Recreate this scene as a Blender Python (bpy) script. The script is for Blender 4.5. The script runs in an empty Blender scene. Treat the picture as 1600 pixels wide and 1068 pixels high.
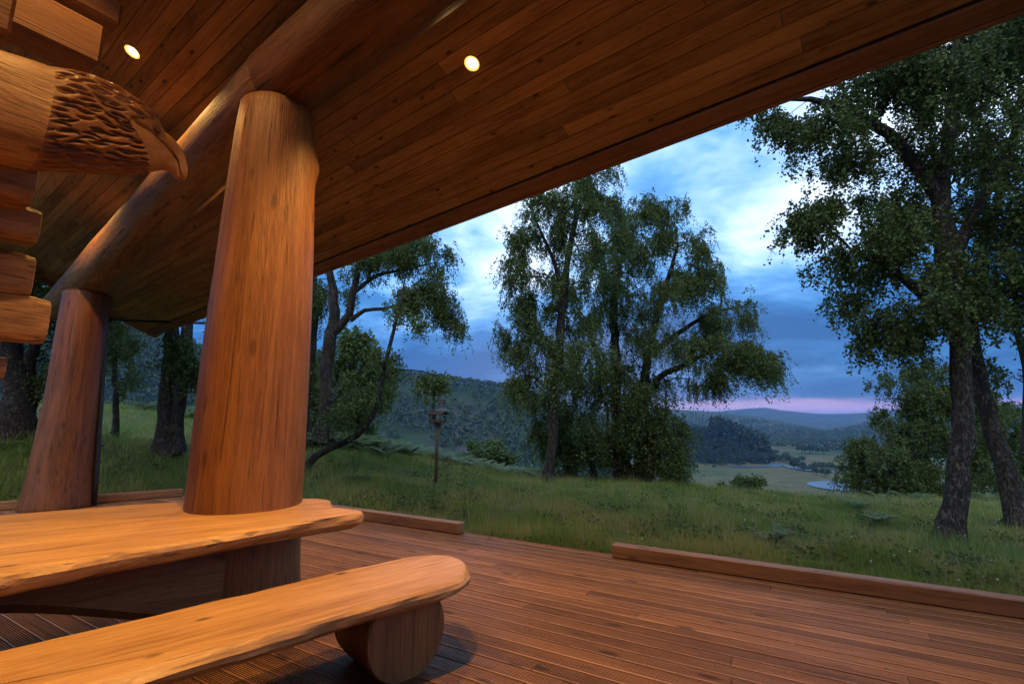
import bpy, bmesh, math, random
import numpy as np
from mathutils import Vector, Matrix, noise as mnoise

random.seed(7); RNG = np.random.default_rng(11)
scene = bpy.context.scene
COL = scene.collection
R = math.radians

# ------------------------------------------------------------------ camera, sky, light, exposure
EYE = np.array([0.0, 0.0, 1.35])
FPX = 750.0
PITCH = math.atan(120 / 750)
CP, SP = math.cos(PITCH), math.sin(PITCH)
cam_data = bpy.data.cameras.new('camera')
cam_data.sensor_width = 36.0
cam_data.lens = 36.0 * FPX / 1600
cam_data.clip_start = 0.05
cam_data.clip_end = 60000
cam = bpy.data.objects.new('camera', cam_data)
cam.location = EYE
cam.rotation_euler = (math.pi / 2 + PITCH, 0, 0)
COL.objects.link(cam)
scene.camera = cam
scene.view_settings.view_transform = 'Standard'
scene.view_settings.look = 'None'
scene.view_settings.exposure = 0.0
scene.view_settings.gamma = 1.0
scene.view_settings.use_curve_mapping = False
scene.render.engine = 'CYCLES'
scene.cycles.max_bounces = 5
scene.cycles.debug_use_spatial_splits = True
scene.cycles.diffuse_bounces = 3
scene.cycles.volume_bounces = 0
scene.cycles.sample_clamp_indirect = 4.0
scene.cycles.use_denoising = True
scene.cycles.use_adaptive_sampling = True
scene.cycles.adaptive_threshold = 0.04

SUN_AZ, SUN_EL = R(8), R(38)          # the bright break in the dusk cloud
world = bpy.data.worlds.new('World')
scene.world = world
world.use_nodes = True
LAMP_COLOUR = (1.0, 0.52, 0.145)
LAMP_POWER = 190.0


class NT:
    """small helper round a node tree"""
    def __init__(self, tree):
        self.t = tree
        tree.nodes.clear()

    def n(self, kind, **kw):
        nd = self.t.nodes.new(kind)
        for k, v in kw.items():
            if k.startswith('i_'):
                nd.inputs[k[2:].replace('_', ' ')].default_value = v
            else:
                setattr(nd, k, v)
        return nd

    def l(self, a, ao, b, bi):
        self.t.links.new(a.outputs[ao], b.inputs[bi])

    def math(self, op, a, b=None, clamp=False):
        nd = self.t.nodes.new('ShaderNodeMath')
        nd.operation = op
        nd.use_clamp = clamp
        for i, v in enumerate((a, b)):
            if v is None:
                continue
            if isinstance(v, (int, float)):
                nd.inputs[i].default_value = v
            else:
                self.t.links.new(v, nd.inputs[i])
        return nd.outputs[0]

    def ramp(self, fac, stops, interp='LINEAR'):
        nd = self.t.nodes.new('ShaderNodeValToRGB')
        nd.color_ramp.interpolation = interp
        el = nd.color_ramp.elements
        while len(el) < len(stops):
            el.new(0.5)
        for e, (p, c) in zip(el, stops):
            e.position = p
            e.color = (*c, 1) if len(c) == 3 else c
        self.t.links.new(fac, nd.inputs[0])
        return nd.outputs[0]

    def mix(self, fac, a, b, blend='MIX'):
        nd = self.t.nodes.new('ShaderNodeMix')
        nd.data_type = 'RGBA'
        nd.blend_type = blend
        for idx, v in ((0, fac), (6, a), (7, b)):
            if isinstance(v, (int, float)):
                nd.inputs[idx].default_value = v
            elif isinstance(v, tuple):
                nd.inputs[idx].default_value = (*v, 1)
            else:
                self.t.links.new(v, nd.inputs[idx])
        return nd.outputs[2]

    def maprange(self, v, a, b, c=0.0, d=1.0, smooth=True):
        nd = self.t.nodes.new('ShaderNodeMapRange')
        nd.interpolation_type = 'SMOOTHSTEP' if smooth else 'LINEAR'
        self.t.links.new(v, nd.inputs[0])
        for i, x in enumerate((a, b, c, d)):
            nd.inputs[i + 1].default_value = x
        return nd.outputs[0]

    def noise(self, vec, scale, detail=4, rough=0.55, distortion=0.0):
        nd = self.t.nodes.new('ShaderNodeTexNoise')
        nd.inputs['Scale'].default_value = scale
        nd.inputs['Detail'].default_value = detail
        nd.inputs['Roughness'].default_value = rough
        nd.inputs['Distortion'].default_value = distortion
        if vec is not None:
            self.t.links.new(vec, nd.inputs['Vector'])
        return nd.outputs['Fac']

    def mapping(self, vec, scale=(1, 1, 1), loc=(0, 0, 0)):
        nd = self.t.nodes.new('ShaderNodeMapping')
        nd.inputs['Scale'].default_value = scale
        nd.inputs['Location'].default_value = loc
        self.t.links.new(vec, nd.inputs['Vector'])
        return nd.outputs[0]


def build_world():
    w = NT(world.node_tree)
    tc = w.n('ShaderNodeTexCoord')
    sep = w.n('ShaderNodeSeparateXYZ')
    w.l(tc, 'Generated', sep, 0)
    x, y, z = sep.outputs
    up = w.math('MAXIMUM', z, 0.0)
    den = w.math('ADD', up, 0.22)
    cx = w.math('DIVIDE', x, den)
    cy = w.math('DIVIDE', y, den)
    comb = w.n('ShaderNodeCombineXYZ')
    w.t.links.new(cx, comb.inputs[0]); w.t.links.new(cy, comb.inputs[1])
    v = comb.outputs[0]
    n1 = w.noise(w.mapping(v, (1, 1, 1), (3.1, 1.7, 0)), 1.15, 5, 0.52, 0.35)
    n2 = w.noise(w.mapping(v, (1, 1.4, 1), (9.4, 4.2, 2)), 3.2, 4, 0.6, 0.3)
    cl = w.math('ADD', w.math('MULTIPLY', n1, 0.72), w.math('MULTIPLY', n2, 0.28))
    # cloud thins towards the zenith, where the last daylight comes through
    cl = w.math('ADD', w.math('MULTIPLY', w.math('SUBTRACT', cl, 0.5), 1.4), 0.5)
    hi = w.maprange(z, 0.10, 0.44, -0.17, 0.17)
    cl = w.math('ADD', cl, hi)
    cloud = w.ramp(cl, [(0.28, (0.022, 0.100, 0.290)), (0.42, (0.045, 0.185, 0.47)),
                        (0.54, (0.135, 0.36, 0.76)), (0.64, (0.38, 0.60, 0.98)), (0.78, (0.80, 0.93, 1.10))])
    # slate band low down, then the afterglow just over the hills to the right
    low = w.maprange(z, 0.03, 0.27, 1.0, 0.0)
    slate = w.mix(w.maprange(x, -0.5, 0.5), (0.006, 0.085, 0.29), (0.022, 0.095, 0.25))
    c2 = w.mix(w.math('MULTIPLY', low, 0.72), cloud, slate)
    wob = w.math('MULTIPLY', w.math('SUBTRACT', w.noise(w.mapping(tc.outputs['Generated'], (3, 3, 22)), 1.6, 4), 0.5), 0.05)
    zz = w.math('ADD', z, wob)
    glow = w.math('MULTIPLY', w.maprange(zz, 0.018, 0.044, 1.0, 0.0), w.maprange(x, 0.12, 0.42))
    c3 = w.mix(w.math('MULTIPLY', glow, 0.9), c2, (0.46, 0.31, 0.50))
    sky = w.n('ShaderNodeTexSky', sky_type='NISHITA', sun_disc=False)
    sky.sun_elevation = R(10.0)
    sky.sun_rotation = SUN_AZ
    sky.air_density = 1.0
    bg1 = w.n('ShaderNodeBackground', i_Strength=0.06)
    w.l(sky, 'Color', bg1, 'Color')
    bg2 = w.n('ShaderNodeBackground', i_Strength=1.7)
    w.t.links.new(c3, bg2.inputs['Color'])
    mx = w.n('ShaderNodeMixShader')
    mx.inputs[0].default_value = 0.96
    w.l(bg1, 0, mx, 1); w.l(bg2, 0, mx, 2)
    out = w.n('ShaderNodeOutputWorld')
    w.l(mx, 0, out, 'Surface')


build_world()
sun_data = bpy.data.lights.new('sun', 'SUN')
sun_data.energy = 1.4
sun_data.angle = R(40)
sun_data.color = (1.0, 0.93, 0.80)
sun = bpy.data.objects.new('sun', sun_data)
sun.rotation_euler = Vector((math.sin(R(198)) * math.cos(SUN_EL), math.cos(R(198)) * math.cos(SUN_EL), math.sin(SUN_EL))).to_track_quat('Z', 'Y').to_euler()
COL.objects.link(sun)


# ------------------------------------------------------------------ measuring: photograph pixel -> point of the place
def ray(px, py):
    x = (px - 800) / FPX; z = (534 - py) / FPX
    return np.array([x, CP - z * SP, SP + z * CP])

def on_z(px, py, z):
    r = ray(px, py); return EYE + r * ((z - EYE[2]) / r[2])

def at_y(px, py, Y):
    r = ray(px, py); return EYE + r * (Y / r[1])

def on_plane(px, py, q, nrm):
    r = ray(px, py); return EYE + r * (np.dot(np.asarray(q) - EYE, nrm) / np.dot(r, nrm))

def unit(v):
    v = np.asarray(v, float); return v / np.linalg.norm(v)


# ------------------------------------------------------------------ object helpers
def mesh_obj(name, verts, faces, mat=None, parent=None, matrix=None, smooth=False):
    me = bpy.data.meshes.new(name)
    v = np.asarray(verts, np.float32).reshape(-1, 3)
    if isinstance(faces, np.ndarray):
        k = faces.shape[1]; nf = faces.shape[0]
        me.vertices.add(len(v)); me.vertices.foreach_set('co', v.ravel())
        me.loops.add(nf * k); me.loops.foreach_set('vertex_index', faces.astype(np.int32).ravel())
        me.polygons.add(nf)
        me.polygons.foreach_set('loop_start', np.arange(0, nf * k, k, dtype=np.int32))
        try:
            me.polygons.foreach_set('loop_total', np.full(nf, k, np.int32))
        except Exception:
            pass
        me.update(calc_edges=True)
    else:
        me.from_pydata([tuple(map(float, p)) for p in v], [], faces)
        me.update()
    if smooth:
        me.polygons.foreach_set('use_smooth', np.ones(len(me.polygons), bool))
    if mat is not None:
        me.materials.append(mat)
    return link(name, me, parent, matrix)

def link(name, data, parent=None, matrix=None):
    o = bpy.data.objects.new(name, data)
    COL.objects.link(o)
    if parent is not None:
        o.parent = parent
    if matrix is not None:
        o.matrix_local = matrix
    return o

MATS = {}
def thing(name, label, cat, loc=(0, 0, 0), matrix=None, group=None):
    o = bpy.data.objects.new(name, None)
    COL.objects.link(o)
    o.empty_display_size = 0.2
    if matrix is not None:
        o.matrix_local = matrix
        MATS[o.name] = matrix.copy()
    else:
        o.location = loc
        MATS[o.name] = Matrix.Translation(Vector([float(q) for q in loc]))
    tag(o, label, cat, group)
    return o

def tag(o, label=None, cat=None, group=None, kind=None):
    for k, v in (('label', label), ('category', cat), ('group', group), ('kind', kind)):
        if v:
            o[k] = v
    return o

def frame(origin, xdir, up=(0, 0, 1)):
    x = Vector(unit(xdir)); z = Vector(up)
    y = z.cross(x).normalized(); z = x.cross(y)
    m = Matrix.Identity(4)
    m.col[0][:3], m.col[1][:3], m.col[2][:3], m.col[3][:3] = x, y, z, Vector(np.asarray(origin, float))
    return m

def grid_faces(nu, nv, close_v=True):
    f = []
    for i in range(nu - 1):
        for j in range(nv if close_v else nv - 1):
            a = i * nv + j; b = i * nv + (j + 1) % nv
            f.append((a, b, b + nv, a + nv))
    return f

def log_mesh(length, prof, n_len=28, n_ang=36, wob=0.02, seed=0, cap_bevel=0.02, bulge=None, ell=1.0):
    """a peeled log along +X: prof(t) gives the radius for t in 0..1"""
    ts = list(np.linspace(0, 1, n_len))
    rows = [(0.0, 1 - cap_bevel / max(prof(0), .01))] + [(t, 1.0) for t in ts] + [(1.0, 1 - cap_bevel / max(prof(1), .01))]
    v = []
    for q, (t, k) in enumerate(rows):
        x = t * length
        if q == 0: x = -cap_bevel
        if q == len(rows) - 1: x = length + cap_bevel
        for j in range(n_ang):
            a = 2 * math.pi * j / n_ang
            r = prof(t) * k
            r *= 1 + wob * mnoise.noise((x * 0.9 + seed * 7.1, 1.6 * math.cos(a) + seed, 1.6 * math.sin(a))) * 2
            r *= 1 + wob * 0.35 * mnoise.noise((x * 3.1 + seed * 3.3, 5 * math.cos(a), 5 * math.sin(a)))
            if bulge:
                r += bulge(x, a)
            v.append((x, r * math.cos(a), r * math.sin(a) * ell))
    f = grid_faces(len(rows), n_ang)
    f.append(tuple(range(n_ang))[::-1])
    f.append(tuple((len(rows) - 1) * n_ang + j for j in range(n_ang)))
    return v, f

def box_mesh(x0, x1, y0, y1, z0, z1, bev=0.006):
    bm = bmesh.new()
    bmesh.ops.create_cube(bm, size=1)
    for q in bm.verts:
        q.co = Vector((x0 + (q.co.x + .5) * (x1 - x0), y0 + (q.co.y + .5) * (y1 - y0), z0 + (q.co.z + .5) * (z1 - z0)))
    if bev:
        bmesh.ops.bevel(bm, geom=bm.edges[:], offset=bev, segments=1, affect='EDGES')
    v = [tuple(q.co) for q in bm.verts]
    bm.verts.index_update()
    f = [tuple(q.index for q in p.verts) for p in bm.faces]
    bm.free()
    return v, f

def box(name, dims, mat, parent=None, matrix=None, bev=0.006):
    v, f = box_mesh(*dims, bev=bev)
    return mesh_obj(name, v, f, mat, parent, matrix)

def tube(path, radii, n=8):
    """swept tube through points with radius at each"""
    path = np.asarray(path, float); m = len(path)
    tan = np.gradient(path, axis=0)
    tan /= np.linalg.norm(tan, axis=1)[:, None] + 1e-9
    ref = np.array([0.31, 0.87, 0.11])
    v = []
    for i in range(m):
        a = np.cross(tan[i], ref); a /= np.linalg.norm(a) + 1e-9
        b = np.cross(tan[i], a)
        for j in range(n):
            th = 2 * math.pi * j / n
            v.append(path[i] + radii[i] * (math.cos(th) * a + math.sin(th) * b))
    f = grid_faces(m, n)
    f.append(tuple(range(n))[::-1]); f.append(tuple((m - 1) * n + j for j in range(n)))
    return v, f


# ------------------------------------------------------------------ materials
def new_mat(name):
    m = bpy.data.materials.new(name)
    m.use_nodes = True
    return m, NT(m.node_tree)

def finish(nt, col, rough=0.5, bump=None, bump_dist=0.01, strength=0.6, spec=0.5, coat=0.0):
    b = nt.n('ShaderNodeBsdfPrincipled')
    if isinstance(col, tuple): b.inputs['Base Color'].default_value = (*col, 1)
    else: nt.t.links.new(col, b.inputs['Base Color'])
    if isinstance(rough, (int, float)): b.inputs['Roughness'].default_value = rough
    else: nt.t.links.new(rough, b.inputs['Roughness'])
    b.inputs['Specular IOR Level'].default_value = spec
    b.inputs['Coat Weight'].default_value = coat
    b.inputs['Coat Roughness'].default_value = 0.25
    if bump is not None:
        bp = nt.n('ShaderNodeBump', i_Strength=strength, i_Distance=bump_dist)
        nt.t.links.new(bump, bp.inputs['Height'])
        nt.l(bp, 0, b, 'Normal')
    o = nt.n('ShaderNodeOutputMaterial')
    nt.l(b, 0, o, 'Surface')
    return b

def wood(name, light, dark, rough=0.42, grain=14, along=0.35, knots=0.9, vary=0.25, streak=0.6, coat=0.0, bump=0.004, knot_scale=(1.9, 5.5, 5.5), knot_size=0.17):
    """timber with the grain along local X"""
    m, nt = new_mat(name)
    tc = nt.n('ShaderNodeTexCoord')
    oi = nt.n('ShaderNodeObjectInfo')
    off = nt.n('ShaderNodeVectorMath', operation='SCALE')
    cmb = nt.n('ShaderNodeCombineXYZ')
    for i in range(3):
        nt.t.links.new(oi.outputs['Random'], cmb.inputs[i])
    nt.l(cmb, 0, off, 0); off.inputs['Scale'].default_value = 37.0
    add = nt.n('ShaderNodeVectorMath', operation='ADD')
    nt.l(tc, 'Object', add, 0); nt.l(off, 0, add, 1)
    v = add.outputs[0]
    g1 = nt.noise(nt.mapping(v, (along * 1.6, grain, grain)), 1.0, 5, 0.68, 0.5)
    g2 = nt.noise(nt.mapping(v, (along * 11, grain * 4.5, grain * 4.5)), 1.0, 3, 0.65)
    g = nt.math('ADD', nt.math('MULTIPLY', g1, 0.58), nt.math('MULTIPLY', g2, 0.42))
    patch = nt.noise(nt.mapping(v, (0.6, 1.7, 1.7)), 1.3, 3, 0.55)
    g = nt.math('ADD', g, nt.math('MULTIPLY', nt.math('SUBTRACT', patch, 0.5), 0.45))
    base = nt.ramp(g, [(0.36, dark), (0.5, tuple(a * .55 + b * .45 for a, b in zip(light, dark))), (0.64, light)])
    vo = nt.n('ShaderNodeTexVoronoi', feature='F1')
    vo.inputs['Scale'].default_value = 1.0
    nt.t.links.new(nt.mapping(v, knot_scale), vo.inputs['Vector'])
    kn = nt.maprange(vo.outputs['Distance'], knot_size * .35, knot_size, 1.0, 0.0)
    base = nt.mix(nt.math('MULTIPLY', kn, knots), base, tuple(d * 0.30 for d in dark))
    tone = nt.maprange(oi.outputs['Random'], 0, 1, 1 - vary, 1 + vary, smooth=False)
    hv = nt.n('ShaderNodeHueSaturation')
    nt.t.links.new(base, hv.inputs['Color']); nt.t.links.new(tone, hv.inputs['Value'])
    rg = nt.maprange(g, 0.3, 0.75, rough + 0.14, rough - 0.06)
    crack = nt.maprange(nt.noise(nt.mapping(v, (along * 1.6, grain * 2.2, grain * 2.2), (5, 3, 1)), 1.0, 3, 0.5, 0.25), 0.335, 0.36, 0.0, 1.0)
    col = nt.mix(nt.math('MULTIPLY', nt.math('SUBTRACT', 1.0, crack), streak), hv.outputs[0], tuple(d * 0.35 for d in dark))
    hgt = nt.math('ADD', g2, nt.math('MULTIPLY', crack, 0.6))
    finish(nt, col, rg, hgt, bump, 0.7, spec=0.35, coat=coat)
    return m

M = {}
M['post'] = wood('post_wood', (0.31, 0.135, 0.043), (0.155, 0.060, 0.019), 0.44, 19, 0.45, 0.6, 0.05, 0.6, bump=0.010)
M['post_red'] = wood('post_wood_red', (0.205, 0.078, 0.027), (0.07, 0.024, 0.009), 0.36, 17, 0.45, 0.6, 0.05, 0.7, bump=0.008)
M['log'] = wood('log_wood', (0.36, 0.19, 0.078), (0.11, 0.048, 0.019), 0.46, 12, 0.6, 0.7, 0.10, 0.7, bump=0.009)
M['shaded_log'] = wood('shaded_log_wood', (0.17, 0.075, 0.030), (0.06, 0.024, 0.010), 0.5, 12, 0.6, 0.7, 0.05, 0.7, bump=0.009)  # log wood darkened: shade on the near purlin put into its colour
M['carved'] = wood('carved_wood', (0.28, 0.118, 0.042), (0.13, 0.048, 0.017), 0.36, 14, 0.8, 0.2, 0.02, 0.3)
M['beak'] = wood('smooth_carved_wood', (0.40, 0.20, 0.080), (0.25, 0.11, 0.042), 0.32, 8, 0.8, 0.1, 0.02, 0.15)
M['table'] = wood('table_wood', (0.52, 0.30, 0.115), (0.27, 0.13, 0.045), 0.36, 12, 0.45, 0.9, 0.06, 0.75, bump=0.006, knot_scale=(2.3, 4.5, 4.5), knot_size=0.12)
M['soffit'] = wood('soffit_wood', (0.43, 0.235, 0.088), (0.185, 0.086, 0.030), 0.50, 16, 0.5, 1.0, 0.25, 0.3, bump=0.002, knot_scale=(3.4, 8.5, 8.5), knot_size=0.18)
M['deck'] = wood('deck_wood', (0.29, 0.150, 0.070), (0.15, 0.072, 0.034), 0.38, 18, 0.5, 0.8, 0.24, 0.45, bump=0.002)
M['kerb'] = wood('kerb_wood', (0.30, 0.155, 0.08), (0.14, 0.068, 0.034), 0.5, 16, 0.5, 0.6, 0.1, 0.5)
M['fascia'] = wood('fascia_wood', (0.30, 0.14, 0.07), (0.17, 0.075, 0.035), 0.5, 14, 0.4, 0.5, 0.05, 0.3)
M['weathered'] = wood('weathered_wood', (0.11, 0.07, 0.045), (0.05, 0.032, 0.022), 0.7, 18, 0.8, 0.3, 0.1, 0.5)

def plain(name, col, rough=0.5, metallic=0.0, spec=0.5):
    m, nt = new_mat(name)
    tc = nt.n('ShaderNodeTexCoord')
    n = nt.noise(tc.outputs['Object'], 9, 4)
    c = nt.mix(nt.maprange(n, 0.3, 0.7), tuple(k * 0.8 for k in col), tuple(k * 1.15 for k in col))
    b = finish(nt, c, rough, n, 0.002, 0.3, spec)
    b.inputs['Metallic'].default_value = metallic
    return m

M['black_metal'] = plain('black_painted_metal', (0.015, 0.015, 0.017), 0.35)
M['roof_felt'] = plain('roof_covering', (0.03, 0.03, 0.03), 0.9)
M['brass'] = plain('lamp_trim_metal', (0.35, 0.26, 0.16), 0.35, 0.9)
M['clear'] = plain('feeder_plastic', (0.20, 0.22, 0.23), 0.25)
M['seed'] = plain('bird_seed', (0.28, 0.14, 0.06), 0.8)
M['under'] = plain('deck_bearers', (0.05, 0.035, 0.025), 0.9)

def emit(name, col, s):
    m, nt = new_mat(name)
    e = nt.n('ShaderNodeEmission', i_Strength=s)
    e.inputs['Color'].default_value = (*col, 1)
    o = nt.n('ShaderNodeOutputMaterial')
    nt.l(e, 0, o, 'Surface')
    return m

M['rim'] = emit('glowing_lamp_rim', (1.0, 0.42, 0.08), 2.2)
M['bulb'] = emit('lit_lamp_glass', (1.0, 0.62, 0.25), 45.0)

def leaf_mat(name, ca, cb, trans=0.35, patch=None):
    m, nt = new_mat(name)
    g = nt.n('ShaderNodeNewGeometry')
    c = nt.ramp(g.outputs['Random Per Island'], [(0.0, ca), (0.55, tuple((a + b) / 2 for a, b in zip(ca, cb))), (1.0, cb)])
    if patch:
        pn = nt.noise(g.outputs['Position'], 0.75, 4, 0.6)
        c = nt.mix(nt.maprange(pn, 0.42, 0.58), c, nt.mix(g.outputs['Random Per Island'], patch[0], patch[1]))
    d = nt.n('ShaderNodeBsdfPrincipled')
    nt.t.links.new(c, d.inputs['Base Color'])
    d.inputs['Roughness'].default_value = 0.55
    d.inputs['Specular IOR Level'].default_value = 0.18
    t = nt.n('ShaderNodeBsdfTranslucent')
    nt.t.links.new(c, t.inputs['Color'])
    mx = nt.n('ShaderNodeMixShader')
    mx.inputs[0].default_value = trans
    nt.l(d, 0, mx, 1); nt.l(t, 0, mx, 2)
    o = nt.n('ShaderNodeOutputMaterial')
    nt.l(mx, 0, o, 'Surface')
    return m

M['leaf'] = leaf_mat('birch_leaves', (0.058, 0.095, 0.022), (0.135, 0.185, 0.052))
M['leaf_dark'] = leaf_mat('dark_leaves', (0.044, 0.072, 0.018), (0.105, 0.145, 0.040))
M['leaf_far'] = leaf_mat('woodland_leaves', (0.026, 0.048, 0.024), (0.055, 0.088, 0.038), 0.15)
M['conifer'] = leaf_mat('conifer_needles', (0.014, 0.030, 0.018), (0.028, 0.052, 0.028), 0.1)
M['grass'] = leaf_mat('grass_blades', (0.070, 0.140, 0.018), (0.190, 0.270, 0.050), 0.35, ((0.17, 0.19, 0.04), (0.36, 0.33, 0.11)))
M['straw'] = leaf_mat('seed_heads', (0.20, 0.17, 0.09), (0.32, 0.28, 0.17), 0.3)
M['petal'] = leaf_mat('flower_petals', (0.6, 0.6, 0.5), (0.7, 0.68, 0.4), 0.2)
M['fern'] = leaf_mat('bracken_fronds', (0.065, 0.115, 0.035), (0.12, 0.18, 0.065), 0.3)

def bark_mat():
    m, nt = new_mat('birch_bark')
    tc = nt.n('ShaderNodeTexCoord')
    v = tc.outputs['Object']
    n1 = nt.noise(nt.mapping(v, (9, 9, 3.2)), 1.6, 5, 0.7, 0.5)
    n2 = nt.noise(nt.mapping(v, (9, 9, 26)), 1.0, 4, 0.6)
    n3 = nt.noise(nt.mapping(v, (24, 24, 7)), 1.0, 4, 0.62, 0.9)
    fis = nt.maprange(nt.math('ABSOLUTE', nt.math('SUBTRACT', n3, 0.5)), 0.0, 0.085)
    c = nt.ramp(nt.math('ADD', nt.math('MULTIPLY', n1, 0.7), nt.math('MULTIPLY', n2, 0.3)),
                [(0.38, (0.026, 0.020, 0.016)), (0.50, (0.065, 0.052, 0.043)), (0.62, (0.11, 0.095, 0.082)), (0.76, (0.21, 0.19, 0.17))])
    c = nt.mix(nt.math('SUBTRACT', 1.0, fis), c, (0.02, 0.016, 0.013))
    finish(nt, c, 0.85, nt.math('ADD', n1, fis), 0.035, 0.9, 0.25)
    return m
M['bark'] = bark_mat()


# ------------------------------------------------------------------ plan of the pavilion
E0 = at_y(480, 435, 7.4)                     # a point of the eave
U = unit(ray(-300, 726))                     # along the eave, away from the camera
NP = unit([-U[1], U[0], 0])                  # plan direction inwards, under the roof
if NP[1] > 0: NP = -NP
PITCH_ROOF = math.tan(R(23))
W = unit([NP[0], NP[1], PITCH_ROOF])         # up the roof slope
W = unit(W - U * np.dot(W, U))
NR = np.cross(U, W)
if NR[2] > 0: NR = -NR                       # soffit normal, pointing down

def soffit_at(px, py):
    return on_plane(px, py, E0, NR)

# deck outline
DA, DB = on_z(570, 808, 0), on_z(1600, 958, 0)
DE = unit(DB - DA)                           # along the planks, to the right
DN = np.array([-DE[1], DE[0], 0.0])
if DN[1] < 0: DN = -DN                       # outwards, to the grass
LA, LB = on_z(147, 784, 0), on_z(302, 772, 0)
LE = unit(LB - LA)
k = np.linalg.solve(np.array([[DE[0], -LE[0]], [DE[1], -LE[1]]]), (LA - DA)[:2])
DC = DA + DE * k[0]                          # far corner
DECK = np.array([(DC + DE * 13)[:2], DC[:2], (DC - LE * 9)[:2], (DC - LE * 9 - DN * 6)[:2], (DC + DE * 13 - DN * 8)[:2]])

def inside_deck(x, y, margin=0.0):
    d1 = (x - DC[0]) * DN[0] + (y - DC[1]) * DN[1]
    ln = np.array([-LE[1], LE[0]])
    d2 = (x - DC[0]) * ln[0] + (y - DC[1]) * ln[1]
    return (d1 < margin) & (d2 < margin)


# ------------------------------------------------------------------ ground
FLOOR = -60.0
CTRL = []
for px, py, Y in [(1487, 848, 7.3), (858, 755, 13.5), (985, 752, 17), (505, 696, 13), (478, 737, 10.5), (681, 756, 10.5),
                  (270, 705, 11), (25, 674, 9.5), (180, 694, 12.5), (200, 612, 24), (60, 606, 20), (330, 630, 24), (480, 662, 22),
                  (620, 700, 19), (740, 733, 18), (1592, 824, 8.2), (1400, 775, 20), (1560, 765, 20), (1150, 770, 17),
                  (1250, 776, 15), (1300, 776, 22), (860, 752, 22), (1000, 757, 24), (640, 708, 25), (1600, 768, 26), (-300, 690, 8), (2300, 900, 8), (-500, 560, 22)]:
    CTRL.append(at_y(px, py, Y))
for a in np.linspace(-1, 12, 8):
    q = DC + DE * a; CTRL.append(np.array([q[0] + DN[0] * .2, q[1] + DN[1] * .2, -0.13])); q = q - DN * 3; CTRL.append(np.array([q[0], q[1], -0.5]))
for a in (2.0, 5.0, 8.0):
    q = DC - LE * a; CTRL.append(np.array([q[0], q[1] + .2, -0.10])); CTRL.append(np.array([q[0] + 1.5, q[1] - 2.5, -0.5]))
CTRL.append(np.array([0, -8, -0.6])); CTRL.append(np.array([-14, -4, -0.3])); CTRL.append(np.array([14, -4, -0.8]))
CTRL = np.array(CTRL)

def tps_fit(P, lam=0.02):
    n = len(P)
    d = np.linalg.norm(P[:, None, :2] - P[None, :, :2], axis=2)
    K = np.where(d > 0, d * d * np.log(d + 1e-9), 0) + lam * np.eye(n)
    A = np.zeros((n + 3, n + 3)); A[:n, :n] = K
    A[:n, n] = 1; A[:n, n + 1:] = P[:, :2]; A[n:, :n] = A[:n, n:].T
    return np.linalg.solve(A, np.concatenate([P[:, 2], np.zeros(3)]))
TPSW = tps_fit(CTRL)

def tps(x, y):
    out = TPSW[-3] + TPSW[-2] * x + TPSW[-1] * y
    for i in range(len(CTRL)):
        d2 = (x - CTRL[i, 0]) ** 2 + (y - CTRL[i, 1]) ** 2
        out = out + TPSW[i] * 0.5 * d2 * np.log(d2 + 1e-12)
    return out

def sstep(a, b, x):
    t = np.clip((x - a) / (b - a), 0, 1); return t * t * (3 - 2 * t)

def vnoise(x, y, seed=0):
    """smooth value noise on arrays"""
    xi, yi = np.floor(x), np.floor(y)
    fx, fy = x - xi, y - yi
    fx = fx * fx * (3 - 2 * fx); fy = fy * fy * (3 - 2 * fy)
    def h(a, b):
        s = np.sin(a * 127.1 + b * 311.7 + seed * 74.7) * 43758.5453
        return s - np.floor(s)
    return (h(xi, yi) * (1 - fx) + h(xi + 1, yi) * fx) * (1 - fy) + (h(xi, yi + 1) * (1 - fx) + h(xi + 1, yi + 1) * fx) * fy

def fbm(x, y, o=4, seed=0):
    s = 0; a = 0.5
    for i in range(o):
        s = s + a * (vnoise(x, y, seed + i) - 0.5); x = x * 2.03; y = y * 2.03; a *= 0.5
    return s

def ridge(pts, dist):
    """skyline measured in the photograph -> height at that distance, by direction"""
    tx, hz = [], []
    for px, py in pts:
        r = ray(px, py); tx.append(r[0] / r[1]); hz.append(EYE[2] + r[2] / math.hypot(r[0], r[1]) * dist)
    return np.array(tx), np.array(hz)
HILLS = [  # skyline, foot distance, crest distance, height of the trees on it
    (ridge([(-900, 500), (-200, 500), (200, 512), (330, 548), (480, 572), (620, 580), (700, 590), (800, 603), (900, 640), (1010, 716), (1060, 745), (1500, 790)], 900), 330, 900, 7),
    (ridge([(900, 640), (1000, 650), (1070, 664), (1130, 668), (1180, 690), (1216, 708), (1245, 722), (1500, 760)], 850), 700, 850, 14),
    (ridge([(-900, 625), (900, 632), (1060, 640), (1120, 644), (1190, 651), (1250, 664), (1290, 672), (1330, 664), (1400, 649), (1500, 640), (1700, 636), (2600, 636)], 2700), 1500, 2700, 0),
    (ridge([(-900, 640), (1000, 645), (1060, 640), (1120, 643), (1165, 638), (1195, 637), (1240, 643), (1290, 647), (1340, 646), (1400, 640), (1500, 632), (1700, 632), (2600, 632)], 6500), 3200, 6500, 0),
]

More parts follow.
